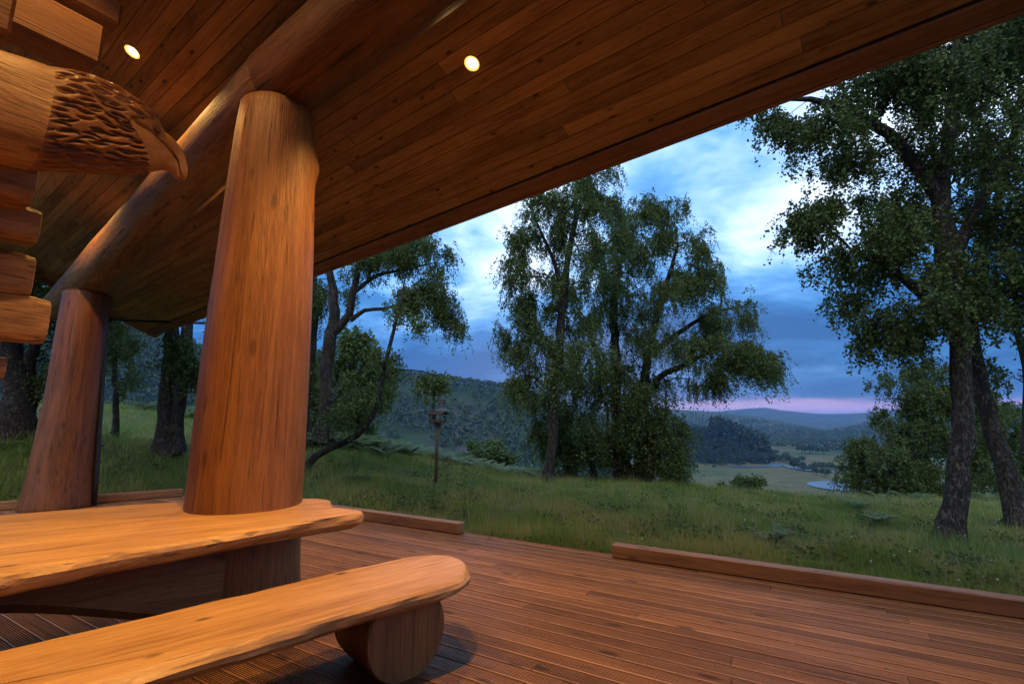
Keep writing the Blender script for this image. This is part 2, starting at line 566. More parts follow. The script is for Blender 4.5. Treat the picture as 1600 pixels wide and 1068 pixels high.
def ground_z(x, y):
    x = np.asarray(x, float); y = np.asarray(y, float)
    r = np.hypot(x, y) + 1e-6
    rc = np.minimum(r, 24.0)
    near = tps(x / r * rc, y / r * rc)
    near = near + 0.10 * fbm(x * 0.5, y * 0.5, 3, 5) * sstep(6, 12, r)
    drop = 0.36 * np.maximum(0, r - 22) * sstep(20, 40, r)
    h = np.maximum(near - drop, FLOOR)
    h = np.where(r > 150, np.maximum(h, FLOOR + 0.8 * fbm(x * 0.01, y * 0.01, 3, 2)), h)
    far = r > 150
    tx = np.where(y > 1, x / np.maximum(y, 1), np.sign(x) * 50)
    for (tt, hz), r0, r1, tree in HILLS:
        top = np.interp(tx, tt, hz) - tree + 0.05 * (r1 - r0) * 0.12 * fbm(x / 90, y / 90, 4, 9)
        g = sstep(r0, r1, r) ** 1.15
        hh = FLOOR + (top - FLOOR) * g
        fall = 1 - 0.6 * sstep(r1, r1 * 2.2, r)
        hh = np.where(r > r1, FLOOR + (top - FLOOR) * fall, hh)
        h = np.where(far & (y > -0.2 * r), np.maximum(h, hh), h)
    h = np.where(inside_deck(x, y, 0.05) & (r < 30), np.minimum(h, -0.2), h)
    return h

def ground_material():
    m, nt = new_mat('ground_cover')
    g = nt.n('ShaderNodeNewGeometry')
    at = nt.n('ShaderNodeAttribute', attribute_name='cover')
    n1 = nt.noise(g.outputs['Position'], 0.9, 6, 0.6)
    n2 = nt.noise(g.outputs['Position'], 0.035, 6, 0.65)
    f = nt.math('ADD', nt.math('MULTIPLY', n1, 0.5), nt.math('MULTIPLY', n2, 0.9))
    c = nt.mix(nt.maprange(f, 0.45, 0.95), nt.mix(1.0, at.outputs['Color'], (0.62, 0.66, 0.6), 'MULTIPLY'), nt.mix(1.0, at.outputs['Color'], (1.3, 1.22, 1.15), 'MULTIPLY'))
    finish(nt, c, 0.95, n1, 0.05, 0.5, 0.15)
    return m

RIVER = [on_z(px, py, FLOOR + .5) for px, py in [(1030, 722), (1085, 718), (1130, 722), (1150, 730), (1182, 727), (1215, 723), (1250, 733), (1290, 735), (1330, 738), (1370, 748), (1330, 754), (1300, 754), (1285, 757), (1310, 764), (1400, 770)]]

def build_ground():
    az = np.concatenate([np.arange(-62, 62, 0.45), np.arange(62, 298, 4.0)])
    az = np.radians(90 - az)
    rr = 0.6 * 1.042 ** np.arange(0, 300)
    rr = rr[rr < 15000]
    A, Q = np.meshgrid(az, rr)
    x = (Q * np.cos(A)); y = Q * np.sin(A)
    z = ground_z(x.ravel(), y.ravel())
    v = np.stack([x.ravel(), y.ravel(), z], 1)
    nu, nv = len(rr), len(az)
    i, j = np.meshgrid(np.arange(nu - 1), np.arange(nv), indexing='ij')
    a = i * nv + j; b = i * nv + (j + 1) % nv
    f = np.stack([a, a + nv, b + nv, b], -1).reshape(-1, 4)
    o = mesh_obj('ground', v, f, ground_material(), smooth=True)
    X, Y = v[:, 0], v[:, 1]; r = np.hypot(X, Y)
    col = np.zeros((len(v), 3))
    meadow = np.array([0.045, 0.070, 0.016]); col[:] = meadow
    brack = np.array([0.020, 0.040, 0.014]); wood_c = np.array([0.022, 0.042, 0.022]); field_t = np.array([0.088, 0.084, 0.036])
    field_g = np.array([0.042, 0.068, 0.024]); moor = np.array([0.055, 0.060, 0.045]); rock = np.array([0.085, 0.08, 0.082])
    far = r > 60
    fl = far & (z < FLOOR + 3)
    pat = vnoise(X / 130, Y / 70, 3) + 0.5 * vnoise(X / 40, Y / 30, 8)
    k = sstep(0.45, 0.9, pat)[:, None]
    col = np.where(fl[:, None], field_g * (1 - k) + field_t * k, col)
    hs = far & (z >= FLOOR + 3)
    kk = sstep(0.42, 0.58, vnoise(X / 70, Y / 70, 4) * 0.6 + 0.4 * vnoise(X / 23, Y / 23, 6))[:, None]
    col = np.where(hs[:, None], brack * (1 - kk) + wood_c * kk, col)
    col = np.where((r > 1400)[:, None] & hs[:, None], moor * (1 - kk) + wood_c * 1.2 * kk, col)
    rc = on_z(720, 690, -20)
    rk = np.exp(-(((X / Y * 800 - rc[0] / rc[1] * 800) / 45) ** 2)) * sstep(480, 540, r) * (1 - sstep(640, 720, r)) * sstep(0.4, 0.6, vnoise(X / 9, Y / 9, 7))
    rk = np.where(Y > 10, rk, 0)
    col = col * (1 - rk[:, None]) + rock * rk[:, None]
    at = o.data.color_attributes.new('cover', 'FLOAT_COLOR', 'POINT')
    at.data.foreach_set('color', np.concatenate([col, np.ones((len(v), 1))], 1).astype(np.float32).ravel())
    tag(o, 'grassy hillside meadow falling to a broad valley with hills', kind='structure')

build_ground()

def water_mat():
    m, nt = new_mat('river_water')
    g = nt.n('ShaderNodeNewGeometry')
    n = nt.noise(g.outputs['Position'], 0.25, 3)
    finish(nt, (0.05, 0.08, 0.11), 0.28, n, 0.1, 0.4, 0.8)
    return m

def build_river():
    P = np.array(RIVER)
    t = np.linspace(0, len(P) - 1, 90)
    xs = np.interp(t, range(len(P)), P[:, 0]); ys = np.interp(t, range(len(P)), P[:, 1])
    ker = np.ones(7) / 7
    xs[3:-3] = np.convolve(xs, ker, 'valid'); ys[3:-3] = np.convolve(ys, ker, 'valid')
    d = np.stack([np.gradient(xs), np.gradient(ys)], 1); d /= np.linalg.norm(d, axis=1)[:, None] + 1e-9
    w = 8 + 3 * np.sin(t * 2.1) + 16 * np.exp(-((t - 4.2) / .5) ** 2) + 10 * np.exp(-((t - 11.3) / 1.2) ** 2)
    v, f = [], []
    for i in range(len(t)):
        for s in (-1, 1):
            v.append((xs[i] - s * d[i, 1] * w[i], ys[i] + s * d[i, 0] * w[i], FLOOR + 0.75))
    for i in range(len(t) - 1):
        f.append((2 * i, 2 * i + 1, 2 * i + 3, 2 * i + 2))
    o = mesh_obj('river', v, f, water_mat())
    tag(o, 'pale winding river on the valley floor', kind='structure')
build_river()


# ------------------------------------------------------------------ deck: grooved planks
PW = 0.122
def plank_mesh(length, gr=8):
    """grooved decking plank along +X, width PW-gap, top at z=0"""
    w = PW - 0.008; th = 0.028
    prof = [(-w / 2, -th), (-w / 2, -0.002)]
    e = 0.006
    step = (w - 2 * e) / gr
    for i in range(gr):
        a = -w / 2 + e + i * step
        prof += [(a, 0.0), (a + step * .42, 0.0), (a + step * .50, -0.010), (a + step * .92, -0.010)]
    prof += [(w / 2 - e, 0.0), (w / 2, -0.002), (w / 2, -th)]
    n = len(prof)
    v = [(0, y, z) for y, z in prof] + [(length, y, z) for y, z in prof]
    f = [(i, i + 1, n + i + 1, n + i)[::-1] for i in range(n - 1)] + [tuple(range(n)), tuple(range(n, 2 * n))[::-1]]
    return v, f

def build_deck():
    deck = bpy.data.objects.new('deck', None); COL.objects.link(deck)
    tag(deck, 'reddish brown grooved timber deck with planks running to the right', kind='structure')
    row = 0
    span_l = lambda q: q
    while row * PW < 6.8:
        q = DC - DN * (row * PW + PW / 2)            # plank centre line passes here
        # left end: where it meets the left edge line
        ln = np.array([-LE[1], LE[0], 0])
        a0 = -np.dot(q - DC, ln) / np.dot(DE, ln)    # param where it crosses
        a0 = a0 + 0.02
        end = 12.5
        a = a0
        first = True
        while a < end:
            L = random.uniform(3.2, 4.6)
            if first: L *= random.uniform(0.35, 1.0); first = False
            b = min(a + L, end)
            if b - a > 0.2:
                v, f = plank_mesh(b - a - 0.005)
                o = q + DE * a
                mesh_obj('plank', v, f, M['deck'], deck, frame(o + np.array([0, 0, random.uniform(-.0012, .0012)]), DE))
            a = b
        row += 1
    poly = np.array([(*p, -0.05) for p in DECK] + [(*p, -0.16) for p in DECK])
    n = len(DECK)
    c = poly[:, :2].mean(0); poly[:, :2] = c + (poly[:, :2] - c) * 0.994
    f = [tuple(range(n)), tuple(range(n, 2 * n))[::-1]] + [(i, (i + 1) % n, n + (i + 1) % n, n + i) for i in range(n)]
    mesh_obj('bearer_frame', poly, f, M['under'], deck)
build_deck()

def kerb(p0, p1, label):
    d = p1 - p0; L = float(np.linalg.norm(d))
    t = thing('kerb_beam', label, 'timber beam', matrix=frame(p0, d), group='kerb beams along the deck edge')
    v, f = box_mesh(0, L, 0, 0.125, 0.004, 0.125, bev=0.008)
    mesh_obj('beam', v, f, M['kerb'], t)
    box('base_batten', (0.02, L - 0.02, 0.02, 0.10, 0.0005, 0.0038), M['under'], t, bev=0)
    return t
def on_edge(px, inset):
    """point of the deck edge seen at that column, moved inwards"""
    q = None
    r = ray(px, 850)
    A = np.array([[DE[0], -r[0]], [DE[1], -r[1]]])
    s = np.linalg.solve(A, -(DA - DN * inset)[:2])
    q = DA - DN * inset + DE * s[0]; q[2] = 0
    return q
kerb(on_edge(955, 0.15), DC + DE * 12 - DN * 0.15, 'long timber kerb beam nearest the big birch')
kerb(on_edge(440, 0.15), on_edge(716, 0.15), 'short timber kerb beam just beyond the table end')
kerb(DC - LE * 8.5 - np.array([-LE[1], LE[0], 0]) * 0.15, DC - LE * 0.3 - np.array([-LE[1], LE[0], 0]) * 0.15, 'timber kerb beam behind the far round post')


# ------------------------------------------------------------------ roof: boarded soffit
BW = 0.128
S_MIN, S_MAX = -12.5, 6.2
corner = soffit_at(252, 524)
S_MAX = float(np.dot(corner - E0, U))
def roof_pt(s, w, h=0.0):
    """s along the eave, w up the slope from the eave, h above the boards"""
    return E0 + U * s + W * w - NR * h

def build_roof():
    roof = thing('timber_roof', 'sloping timber roof lined with knotty tongue and groove boards', 'roof', loc=E0)
    inv = Matrix.Translation(Vector(E0)).inverted()
    def put(name, s, w, dims, mat, h=0.0, bev=0.004, par=None):
        v, f = box_mesh(*dims, bev=bev)
        return mesh_obj(name, v, f, mat, roof if par is None else par, inv @ frame(roof_pt(s, w, h), U, -NR))
    sgn = 1 if np.dot(np.cross(-NR, U), W) > 0 else -1
    rows = 42
    for i in range(rows):
        s = S_MIN
        w = 0.21 + i * BW
        first = True
        while s < S_MAX - 0.05:
            L = random.uniform(3.2, 6.0)
            if first: L *= random.uniform(.2, 1); first = False
            e = min(s + L, S_MAX - 0.02)
            if S_MAX - e < 0.5: e = S_MAX - 0.02
            y0, y1 = sorted((0.0, sgn * (BW - 0.004)))
            put('board', s, w, (0.001, e - s - 0.002, y0, y1, random.uniform(-.0015, .0015), 0.02), M['soffit'], 0, 0.003)
            s = e
    def lay(name, s0, s1, w0, w1, h0, h1, mat, bev=0.006):
        y0, y1 = sorted((0.0, sgn * (w1 - w0)))
        return put(name, s0, w0, (0, s1 - s0, y0, y1, h0, h1), mat, 0, bev)
    lay('eave_board', S_MIN, S_MAX + .02, 0.03, 0.185, -0.025, 0.02, M['fascia'])
    lay('fascia', S_MIN, S_MAX + .03, -0.012, 0.026, -0.03, 0.22, M['fascia'])
    lay('roof_deck', S_MIN, S_MAX, 0.0, 6.4, 0.03, 0.20, M['roof_felt'])
    lay('roof_covering', S_MIN - .1, S_MAX + .1, -0.08, 6.5, 0.225, 0.27, M['roof_felt'])
    lay('barge_board', S_MAX + .002, S_MAX + .045, -0.02, 6.4, -0.10, 0.215, M['fascia'])
    # verge soffit beam close to the gable end
    lay('gable_rafter', S_MAX - 0.42, S_MAX - 0.20, 2.35, 6.2, -0.26, -0.003, M['fascia'])
    return roof
build_roof()

def downlight(p, label, power=LAMP_POWER, cone=112):
    """round ceiling lamp: trim ring, lit glass and its light"""
    z = -Vector(NR)
    m = frame(p, U, -NR)
    t = thing('ceiling_lamp', label, 'ceiling lamp', matrix=m, group='round lamps let into the soffit')
    v, f = [], []
    n = 28
    for r, h in ((0.062, -0.001), (0.066, -0.012), (0.056, -0.016), (0.047, -0.008), (0.047, 0.004)):
        for j in range(n):
            a = 2 * math.pi * j / n; v.append((r * math.cos(a), r * math.sin(a), h))
    mesh_obj('trim_ring', v, grid_faces(5, n), M['brass'], t, smooth=True)
    v = [(0, 0, -0.020)]; f = []
    for q, (r, h) in enumerate(((0.016, -0.019), (0.034, -0.014), (0.046, -0.005))):
        for j in range(n):
            a = 2 * math.pi * j / n; v.append((r * math.cos(a), r * math.sin(a), h))
    for j in range(n):
        f.append((0, 1 + (j + 1) % n, 1 + j))
        for q in range(2):
            f.append((1 + q * n + j, 1 + q * n + (j + 1) % n, 1 + (q + 1) * n + (j + 1) % n, 1 + (q + 1) * n + j))
    mesh_obj('lit_glass', v, f, M['bulb'], t, smooth=True)
    rv = []
    for r, h in ((0.0465, -0.0075), (0.058, -0.013), (0.0655, -0.0125)):
        for j in range(n):
            a = 2 * math.pi * j / n; rv.append((r * math.cos(a), r * math.sin(a), h - .004))
    mesh_obj('glowing_rim', rv, grid_faces(3, n), M['rim'], t, smooth=True)
    ld = bpy.data.lights.new('lamp_light', 'SPOT')
    ld.energy = power; ld.color = LAMP_COLOUR; ld.spot_size = R(cone); ld.spot_blend = 0.6; ld.shadow_soft_size = 0.045
    lo = link('lamp_light', ld, t)
    lo.matrix_local = Matrix.Translation((0, 0, -0.08)) @ (m.to_3x3().inverted().to_4x4())
    return t
LP1, LP2 = soffit_at(208, 80), soffit_at(738, 98)
STEP = LP2 - LP1
downlight(LP1, 'small lit ceiling lamp above the carved eagle head', LAMP_POWER * 0.9, 128)
downlight(LP2, 'large lit ceiling lamp right of the near post', LAMP_POWER * 1.9, 124)
# the same row goes on over the camera, out of the picture
s1 = float(np.dot(LP1 - E0, U)); w1 = float(np.dot(LP1 - E0, W)); s2 = float(np.dot(LP2 - E0, U)); w2 = float(np.dot(LP2 - E0, W))
downlight(roof_pt(s1 - 3.9, w1 + .35), 'lit ceiling lamp overhead above the bench', LAMP_POWER * 4.2, 100)
downlight(roof_pt(s1 - 2.2, w1 + 1.3), 'lit ceiling lamp high over the cabin corner', LAMP_POWER * 1.3, 120)
downlight(roof_pt(s1 + 3.0, w1), 'lit ceiling lamp hidden behind the eagle head', LAMP_POWER * 1.3, 132)
downlight(roof_pt(s2 + 3.0, w2), 'lit ceiling lamp hidden behind the near post', LAMP_POWER * 0.9, 140)


# ------------------------------------------------------------------ log posts and purlins
def post(base, height, prof, label, seed, bulges=(), mat='post'):
    t = thing('log_post', label, 'post', matrix=frame(base, (0, 0, 1), (1, 0, 0)), group='round log posts')
    def bulge(x, a):
        s = 0
        for (bx, ba, br, bh) in bulges:
            da = (a - ba + math.pi) % (2 * math.pi) - math.pi
            s += bh * math.exp(-((x - bx) / br) ** 2 - (da / (br * 2.4)) ** 2)
        return s
    v, f = log_mesh(height, prof, 60, 64, 0.016, seed, 0.02, bulge)
    mesh_obj('trunk', v, f, M[mat], t, smooth=True)
    return t
PN = np.array([-1.95, 3.66, 0.0])
PF = np.array([-7.02, 7.72, 0.0])
prof_n = lambda t: np.interp(t, [0, .06, .19, .55, .85, .95, 1], [.415, .398, .385, .362, .318, .302, .285])
prof_f = lambda t: np.interp(t, [0, .05, .15, .35, .6, 1], [.455, .44, .405, .365, .335, .31])
HN, HF = 3.86, 3.38
post(PN, HN, prof_n, 'thick varnished log post standing through the table', 3, [(3.42, 1.9, .10, .035), (3.30, 2.2, .05, -.02), (1.9, 4.2, .2, .01)])
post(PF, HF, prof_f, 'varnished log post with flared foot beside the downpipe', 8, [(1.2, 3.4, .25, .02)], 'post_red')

def purlin(a, b, ra, rb, label, seed, taper_a=None, taper_b=None, mat='log'):
    L = float(np.linalg.norm(b - a))
    t = thing('log_purlin', label, 'roof beam', matrix=frame(a, b - a))
    def prof(k):
        r = ra + (rb - ra) * k
        if taper_b: r *= 1 - (1 - taper_b[1]) * sstep(1 - taper_b[0] / L, 1, k)
        if taper_a: r *= 1 - (1 - taper_a[1]) * (1 - sstep(0, taper_a[0] / L, k))
        return float(r)
    v, f = log_mesh(L, prof, 70, 48, 0.022, seed, 0.015)
    mesh_obj('beam', v, f, M[mat], t, smooth=True)
    return t
top_n = PN + np.array([0, 0, HN + 0.27]); top_f = PF + np.array([0, 0, HF + 0.28])
d_p = unit(top_f - top_n)
purlin(top_n - d_p * 0.03, top_f + d_p * 2.3, 0.285, 0.30, 'round log purlin lying from the near post to the far post', 4)
near_dir = unit([-U[0], -U[1], -U[2]])
purlin(top_n - near_dir * 0.02, top_n + near_dir * 5.2 + np.array([0, 0, .03]), 0.283, 0.28, 'round log purlin darkened for shade running overhead from the near post', 6, mat='shaded_log')

# downpipe beside the far post
def downpipe():
    base = on_z(147, 790, 0.0)
    base = at_y(147, 789, base[1])
    t = thing('downpipe', 'thin black rainwater downpipe beside the far post', 'drainpipe', loc=base)
    top = at_y(168, 497, base[1] + .02) - base
    path = [np.array([0, 0, 0.004]), np.array([0.0, 0, 0.5]), np.array([top[0], 0, top[2] - .1]), np.array([top[0] + .03, .06, top[2]])]
    path = [path[0] + (path[2] - path[0]) * k for k in np.linspace(0, 1, 8)] + [path[3]]
    v, f = tube(path, [0.036] * len(path), 12)
    mesh_obj('pipe', v, f, M['black_metal'], t, smooth=True)
    for h in (0.9, 2.1):
        x = top[0] * h / top[2]
        box('bracket', (x - .20, x + .05, -.018, .05, h, h + .03), M['black_metal'], t, bev=0.003)
    gx = at_y(184, 500, base[1] + 1.2) - base; gy = at_y(332, 505, base[1] + 3.0) - base
    v, f = tube([path[-1], gx, (gx + gy) / 2, gy], [0.03] * 4, 10)
    mesh_obj('gutter_run', v, f, M['black_metal'], t, smooth=True)
downpipe()


# ------------------------------------------------------------------ cabin corner: log ends and carved eagle
NO = -NP                                       # out of the cabin, towards the grass
VERT = np.cross(NO, [0, 0, 1])                 # normal of the vertical plane the log ends lie in
def wall_log(pc, rad_v, depth_y, back, label, seed, ell=1.0, chamfer=0.25):
    """log end whose tip centre is seen at pc"""
    tip = at_y(pc[0], pc[1], depth_y)
    t = thing('wall_log', label, 'log', matrix=frame(tip - NO * back, NO), group='squared log ends at the cabin corner')
    n = 40
    v = []
    rows = [(-0.01, .97)] + [(x, 1.0) for x in np.linspace(0, back - .14, 22)] + [(back - .07, .985), (back, .90), (back + .006, .84)]
    for x, k in rows:
        for j in range(n):
            a = 2 * math.pi * j / n
            c, s = math.cos(a), math.sin(a)
            e = 5.0                                     # hewn: between round and squared
            r = rad_v / (abs(c) ** e + abs(s) ** e) ** (1 / e)
            r *= k * (1 + .03 * mnoise.noise((x * 1.3 + seed * 5, 2 * c, 2 * s + seed)))
            y, z = r * c * ell, r * s
            z = max(z, -rad_v * .93 + chamfer * max(0, y) * .5)
            v.append((x, y, z))
    f = grid_faces(len(rows), n)
    f.append(tuple(range(n))[::-1]); f.append(tuple((len(rows) - 1) * n + j for j in range(n)))
    mesh_obj('hewn_end', v, f, M['log'], t)
    return t
wall_log((48, 275), 0.235, 2.75, 3.4, 'big hewn log end directly under the eagle head', 1, 0.9)
wall_log((54, 360), 0.115, 2.95, 3.4, 'short thin log end below the big hewn log', 2, 1.3)
wall_log((44, 437), 0.150, 3.05, 3.5, 'rounded log end above the lowest squared log', 3, 1.0)
wall_log((66, 505), 0.155, 3.15, 3.6, 'lowest wide squared log end near the far post', 4, 1.15)
wall_log((4, 575), 0.075, 3.1, 3.4, 'small log tip low at the cabin corner', 5, 1.2)

def cross_beam(px, py, Y, hw, hh, back, label, mat):
    tip = at_y(px, py, Y)
    t = thing('cross_beam', label, 'roof beam', matrix=frame(tip - NO * back, NO))
    v, f = box_mesh(0, back, -hw, hw, -hh, hh, bev=0.018)
    mesh_obj('beam', v, f, mat, t)
    return t
cross_beam(152, 84, 3.05, 0.13, 0.15, 3.3, 'dark squared beam end above the eagle head', M['fascia'])
cross_beam(186, 30, 3.35, 0.07, 0.10, 3.4, 'narrow squared beam higher up beside the small lamp', M['fascia'])
cross_beam(18, 28, 2.45, 0.10, 0.16, 2.6, 'squared beam stub nearest the upper corner', M['fascia'])

def eagle():
    Q = at_y(150, 185, 2.72)
    nrm = unit(VERT)
    def az(px, py):
        q = on_plane(px, py, Q, nrm) - Q
        return float(np.dot(q, NO)), float(q[2])
    upper = [(-200, 30), (-60, 72), (0, 91), (40, 102), (72, 113), (100, 116), (135, 122), (175, 139), (210, 160), (235, 178), (247, 194), (252, 204), (266, 213), (281, 228), (289, 245), (291, 262)]
    lower = [(-200, 205), (-60, 236), (0, 250), (40, 259), (60, 262), (100, 266), (135, 268), (175, 270), (205, 271), (228, 271), (242, 270), (250, 268), (260, 267), (268, 272), (273, 281), (283, 281)]
    uo = np.array([az(*q) for q in upper]); lo = np.array([az(*q) for q in lower])
    a0, a1 = uo[0, 0], uo[-1, 0]
    t = thing('eagle_log', 'roof log carved as an eagle head with hooked beak', 'carving', matrix=frame(Q + NO * a0, NO))
    NA, NT_ = 270, 330
    A = np.concatenate([np.linspace(a0, az(60, 180)[0], 40, endpoint=False), np.linspace(az(60, 180)[0], a1, NA - 40)])
    zu = np.interp(A, uo[:, 0], uo[:, 1]); zl = np.interp(A, lo[:, 0], lo[:, 1])
    ker = np.hanning(9); ker /= ker.sum()
    zu[4:-4] = np.convolve(zu, ker, 'valid'); zl[4:-4] = np.convolve(zl, ker, 'valid')
    ab = az(196, 205)[0]                     # where the beak starts
    afe = az(62, 180)[0]                     # where the feathers start
    abr = az(250, 195)[0]
    be = np.array(sorted([az(232, 275)[::-1], az(226, 264)[::-1], az(206, 236)[::-1], az(184, 206)[::-1], az(188, 201)[::-1], az(238, 196)[::-1], az(256, 188)[::-1]]))
    BZ, BA = be[:, 0], be[:, 1]
    ml = np.array([az(196, 206), az(222, 215), az(245, 228), az(262, 241), az(274, 256), az(276, 268), az(280, 279)])
    v = []; BK = []
    for i, a in enumerate(A):
        zc = (zu[i] + zl[i]) / 2; h = max((zu[i] - zl[i]) / 2, .004)
        full = (uo[0, 1] - lo[0, 1]) / 2
        kb = float(sstep(ab - .05, a1, a))
        wid = full * (1.0 - 0.22 * float(sstep(afe, ab, a))) * (1 - kb) + kb * 0.045
        if a > abr: wid = min(wid, 0.125 - 0.085 * float(sstep(abr, a1, a)))
        for j in range(NT_):
            th = 2 * math.pi * j / NT_
            c, s = math.cos(th), math.sin(th)
            e = 2.35
            rr = 1 / (abs(c) ** e + abs(s) ** e) ** (1 / e)
            y, z = wid * rr * c, h * rr * s
            # side features: fraction of height and feather zone
            fz = float(sstep(afe - .01, afe + .05, a)) 
            hz = z / h                        # -1..1
            # beak boundary runs forward-down from the brow
            zz_ = zc + z
            beak_edge = float(np.interp(zz_, BZ, BA))
            isbeak = float(sstep(beak_edge - .012, beak_edge + .012, a))
            feath = fz * (1 - isbeak)
            if feath > 0.01:
                sarc = th * 0.27
                cut = 0.0; step = 0.0
                ca, cs = 0.085, 0.029
                ia, is_ = math.floor(a / ca), math.floor(sarc / cs)
                for qa in (ia - 1, ia, ia + 1):
                    for qs in (is_ - 1, is_, is_ + 1):
                        h1 = math.sin(qa * 127.1 + qs * 311.7) * 43758.5; h1 -= math.floor(h1)
                        h2 = math.sin(qa * 269.5 + qs * 183.3) * 24634.6; h2 -= math.floor(h2)
                        ma = (qa + .5 + (h1 - .5) * .9 + (.5 if qs % 2 else 0)) * ca; ms = (qs + .5 + (h2 - .5) * .7) * cs
                        da = (a - ma) / (ca * .62); ds = sarc - ms - (a - ma) * (h1 - .5) * .35 - .010 * da * da * (1 if h2 > .5 else -1)
                        if abs(da) < 1:
                            wd = .0058 * (1 - da * da) + .0012
                            cut = max(cut, (1 - da * da) * math.exp(-(ds / wd) ** 2))
                w1 = mnoise.noise((a * 6.0, sarc * 14, 3.3))
                dsp = -0.030 * cut * feath + 0.007 * feath * w1
            else:
                dsp = 0.004 * mnoise.noise((a * 4, c * 2, s * 2))
            if isbeak > 0.5:
                # mouth line and nostril ledge
                dsp -= 0.016 * (1 - float(sstep(ab, a1, a)) * .6)
                m_z = float(np.interp(a, ml[:, 0], ml[:, 1]))
                dsp -= 0.030 * math.exp(-((zz_ - m_z) / .011) ** 2) * float(sstep(ml[0, 0] - .02, ml[0, 0] + .02, a)) * (1 - float(sstep(ml[-2, 0], a1, a)))
                if a < abr + .02 and hz > .45: dsp += 0.0
            # brow ridge overhanging the eye
            brow_a = abr - 0.01
            dsp += 0.020 * math.exp(-((a - brow_a + .05) / .05) ** 2 - ((hz - .62) / .16) ** 2)
            dsp -= 0.035 * math.exp(-((a - brow_a + .035) / .035) ** 2 - ((hz - .30) / .13) ** 2)
            BK.append(isbeak)
            ln = math.hypot(y, z) + 1e-6
            kk = 1 + dsp / max(ln, .03)
            v.append((a - a0, y * kk, zc + z * kk - 0))
    f = grid_faces(NA, NT_)
    f.append(tuple(range(NT_))[::-1]); f.append(tuple((NA - 1) * NT_ + j for j in range(NT_)))
    # split: plain log, feathered head, beak
    iF = int(np.searchsorted(A, afe)); iB = int(np.searchsorted(A, az(246, 210)[0]))
    V = np.array(v)
    def part(name, i0, i1, caps, mat):
        vv = V[i0 * NT_:(i1 + 1) * NT_]
        ff = grid_faces(i1 - i0 + 1, NT_)
        if 'a' in caps: ff.append(tuple(range(NT_))[::-1])
        if 'b' in caps: ff.append(tuple((i1 - i0) * NT_ + j for j in range(NT_)))
        return mesh_obj(name, vv, ff, mat, t, smooth=True)
    part('log', 0, iF, 'a', M['log'])
    hf, bf = [], []
    for q in range(iF, NA - 1):
        for j in range(NT_):
            fc = (q * NT_ + j, q * NT_ + (j + 1) % NT_, (q + 1) * NT_ + (j + 1) % NT_, (q + 1) * NT_ + j)
            (bf if sum(BK[k] for k in fc) > 2 else hf).append(fc)
    bf.append(tuple((NA - 1) * NT_ + j for j in range(NT_)))
    def sub(name, faces, mat):
        used = sorted({k for fc in faces for k in fc}); mp = {k: i for i, k in enumerate(used)}
        return mesh_obj(name, V[used], [tuple(mp[k] for k in fc) for fc in faces], mat, t, smooth=True)
    head = sub('head', hf, M['carved'])
    sub('beak', bf, M['beak'])
    for s in (-1, 1):
        bm = bmesh.new(); bmesh.ops.create_icosphere(bm, subdivisions=2, radius=0.02)
        hx = abr - .045 - a0
        zz = float(np.interp(abr - .045, A, (zu + zl) / 2) + .30 * np.interp(abr - .045, A, (zu - zl) / 2))
        wd = float(np.interp(abr - .045, A[:-1], np.array([np.abs(V[i * NT_:(i + 1) * NT_, 1]).max() for i in range(NA - 1)])))
        vv = [(q.co.x + hx, q.co.y + s * wd * .93, q.co.z + zz) for q in bm.verts]
        ff = [tuple(p.index for p in q.verts) for q in bm.faces]; bm.free()
        mesh_obj('eye', vv, ff, M['carved'], head, smooth=True)
eagle()

def log_wall():
    """the cabin's log wall behind the viewer"""
    p0 = PN + NP * 3.35 - np.array([U[0], U[1], 0]) * 10.5
    d = np.array([U[0], U[1], 0]); d = d / np.linalg.norm(d)
    t = thing('log_wall', 'unseen stacked round log wall of the cabin behind the deck', 'wall', matrix=frame(p0, d))
    v, f = log_mesh(13.8, lambda k: .205, 10, 20, .01, 2, .01)
    me = None
    for i in range(15):  # stacked up to the soffit to shut out sky light
        if me is None:
            o = mesh_obj('log', v, f, M['log'], t, Matrix.Translation((0, 0, .2 + i * .385)), smooth=True); me = o.data
        else:
            link('log', me, t, Matrix.Translation((0, 0, .2 + i * .385)))
log_wall()


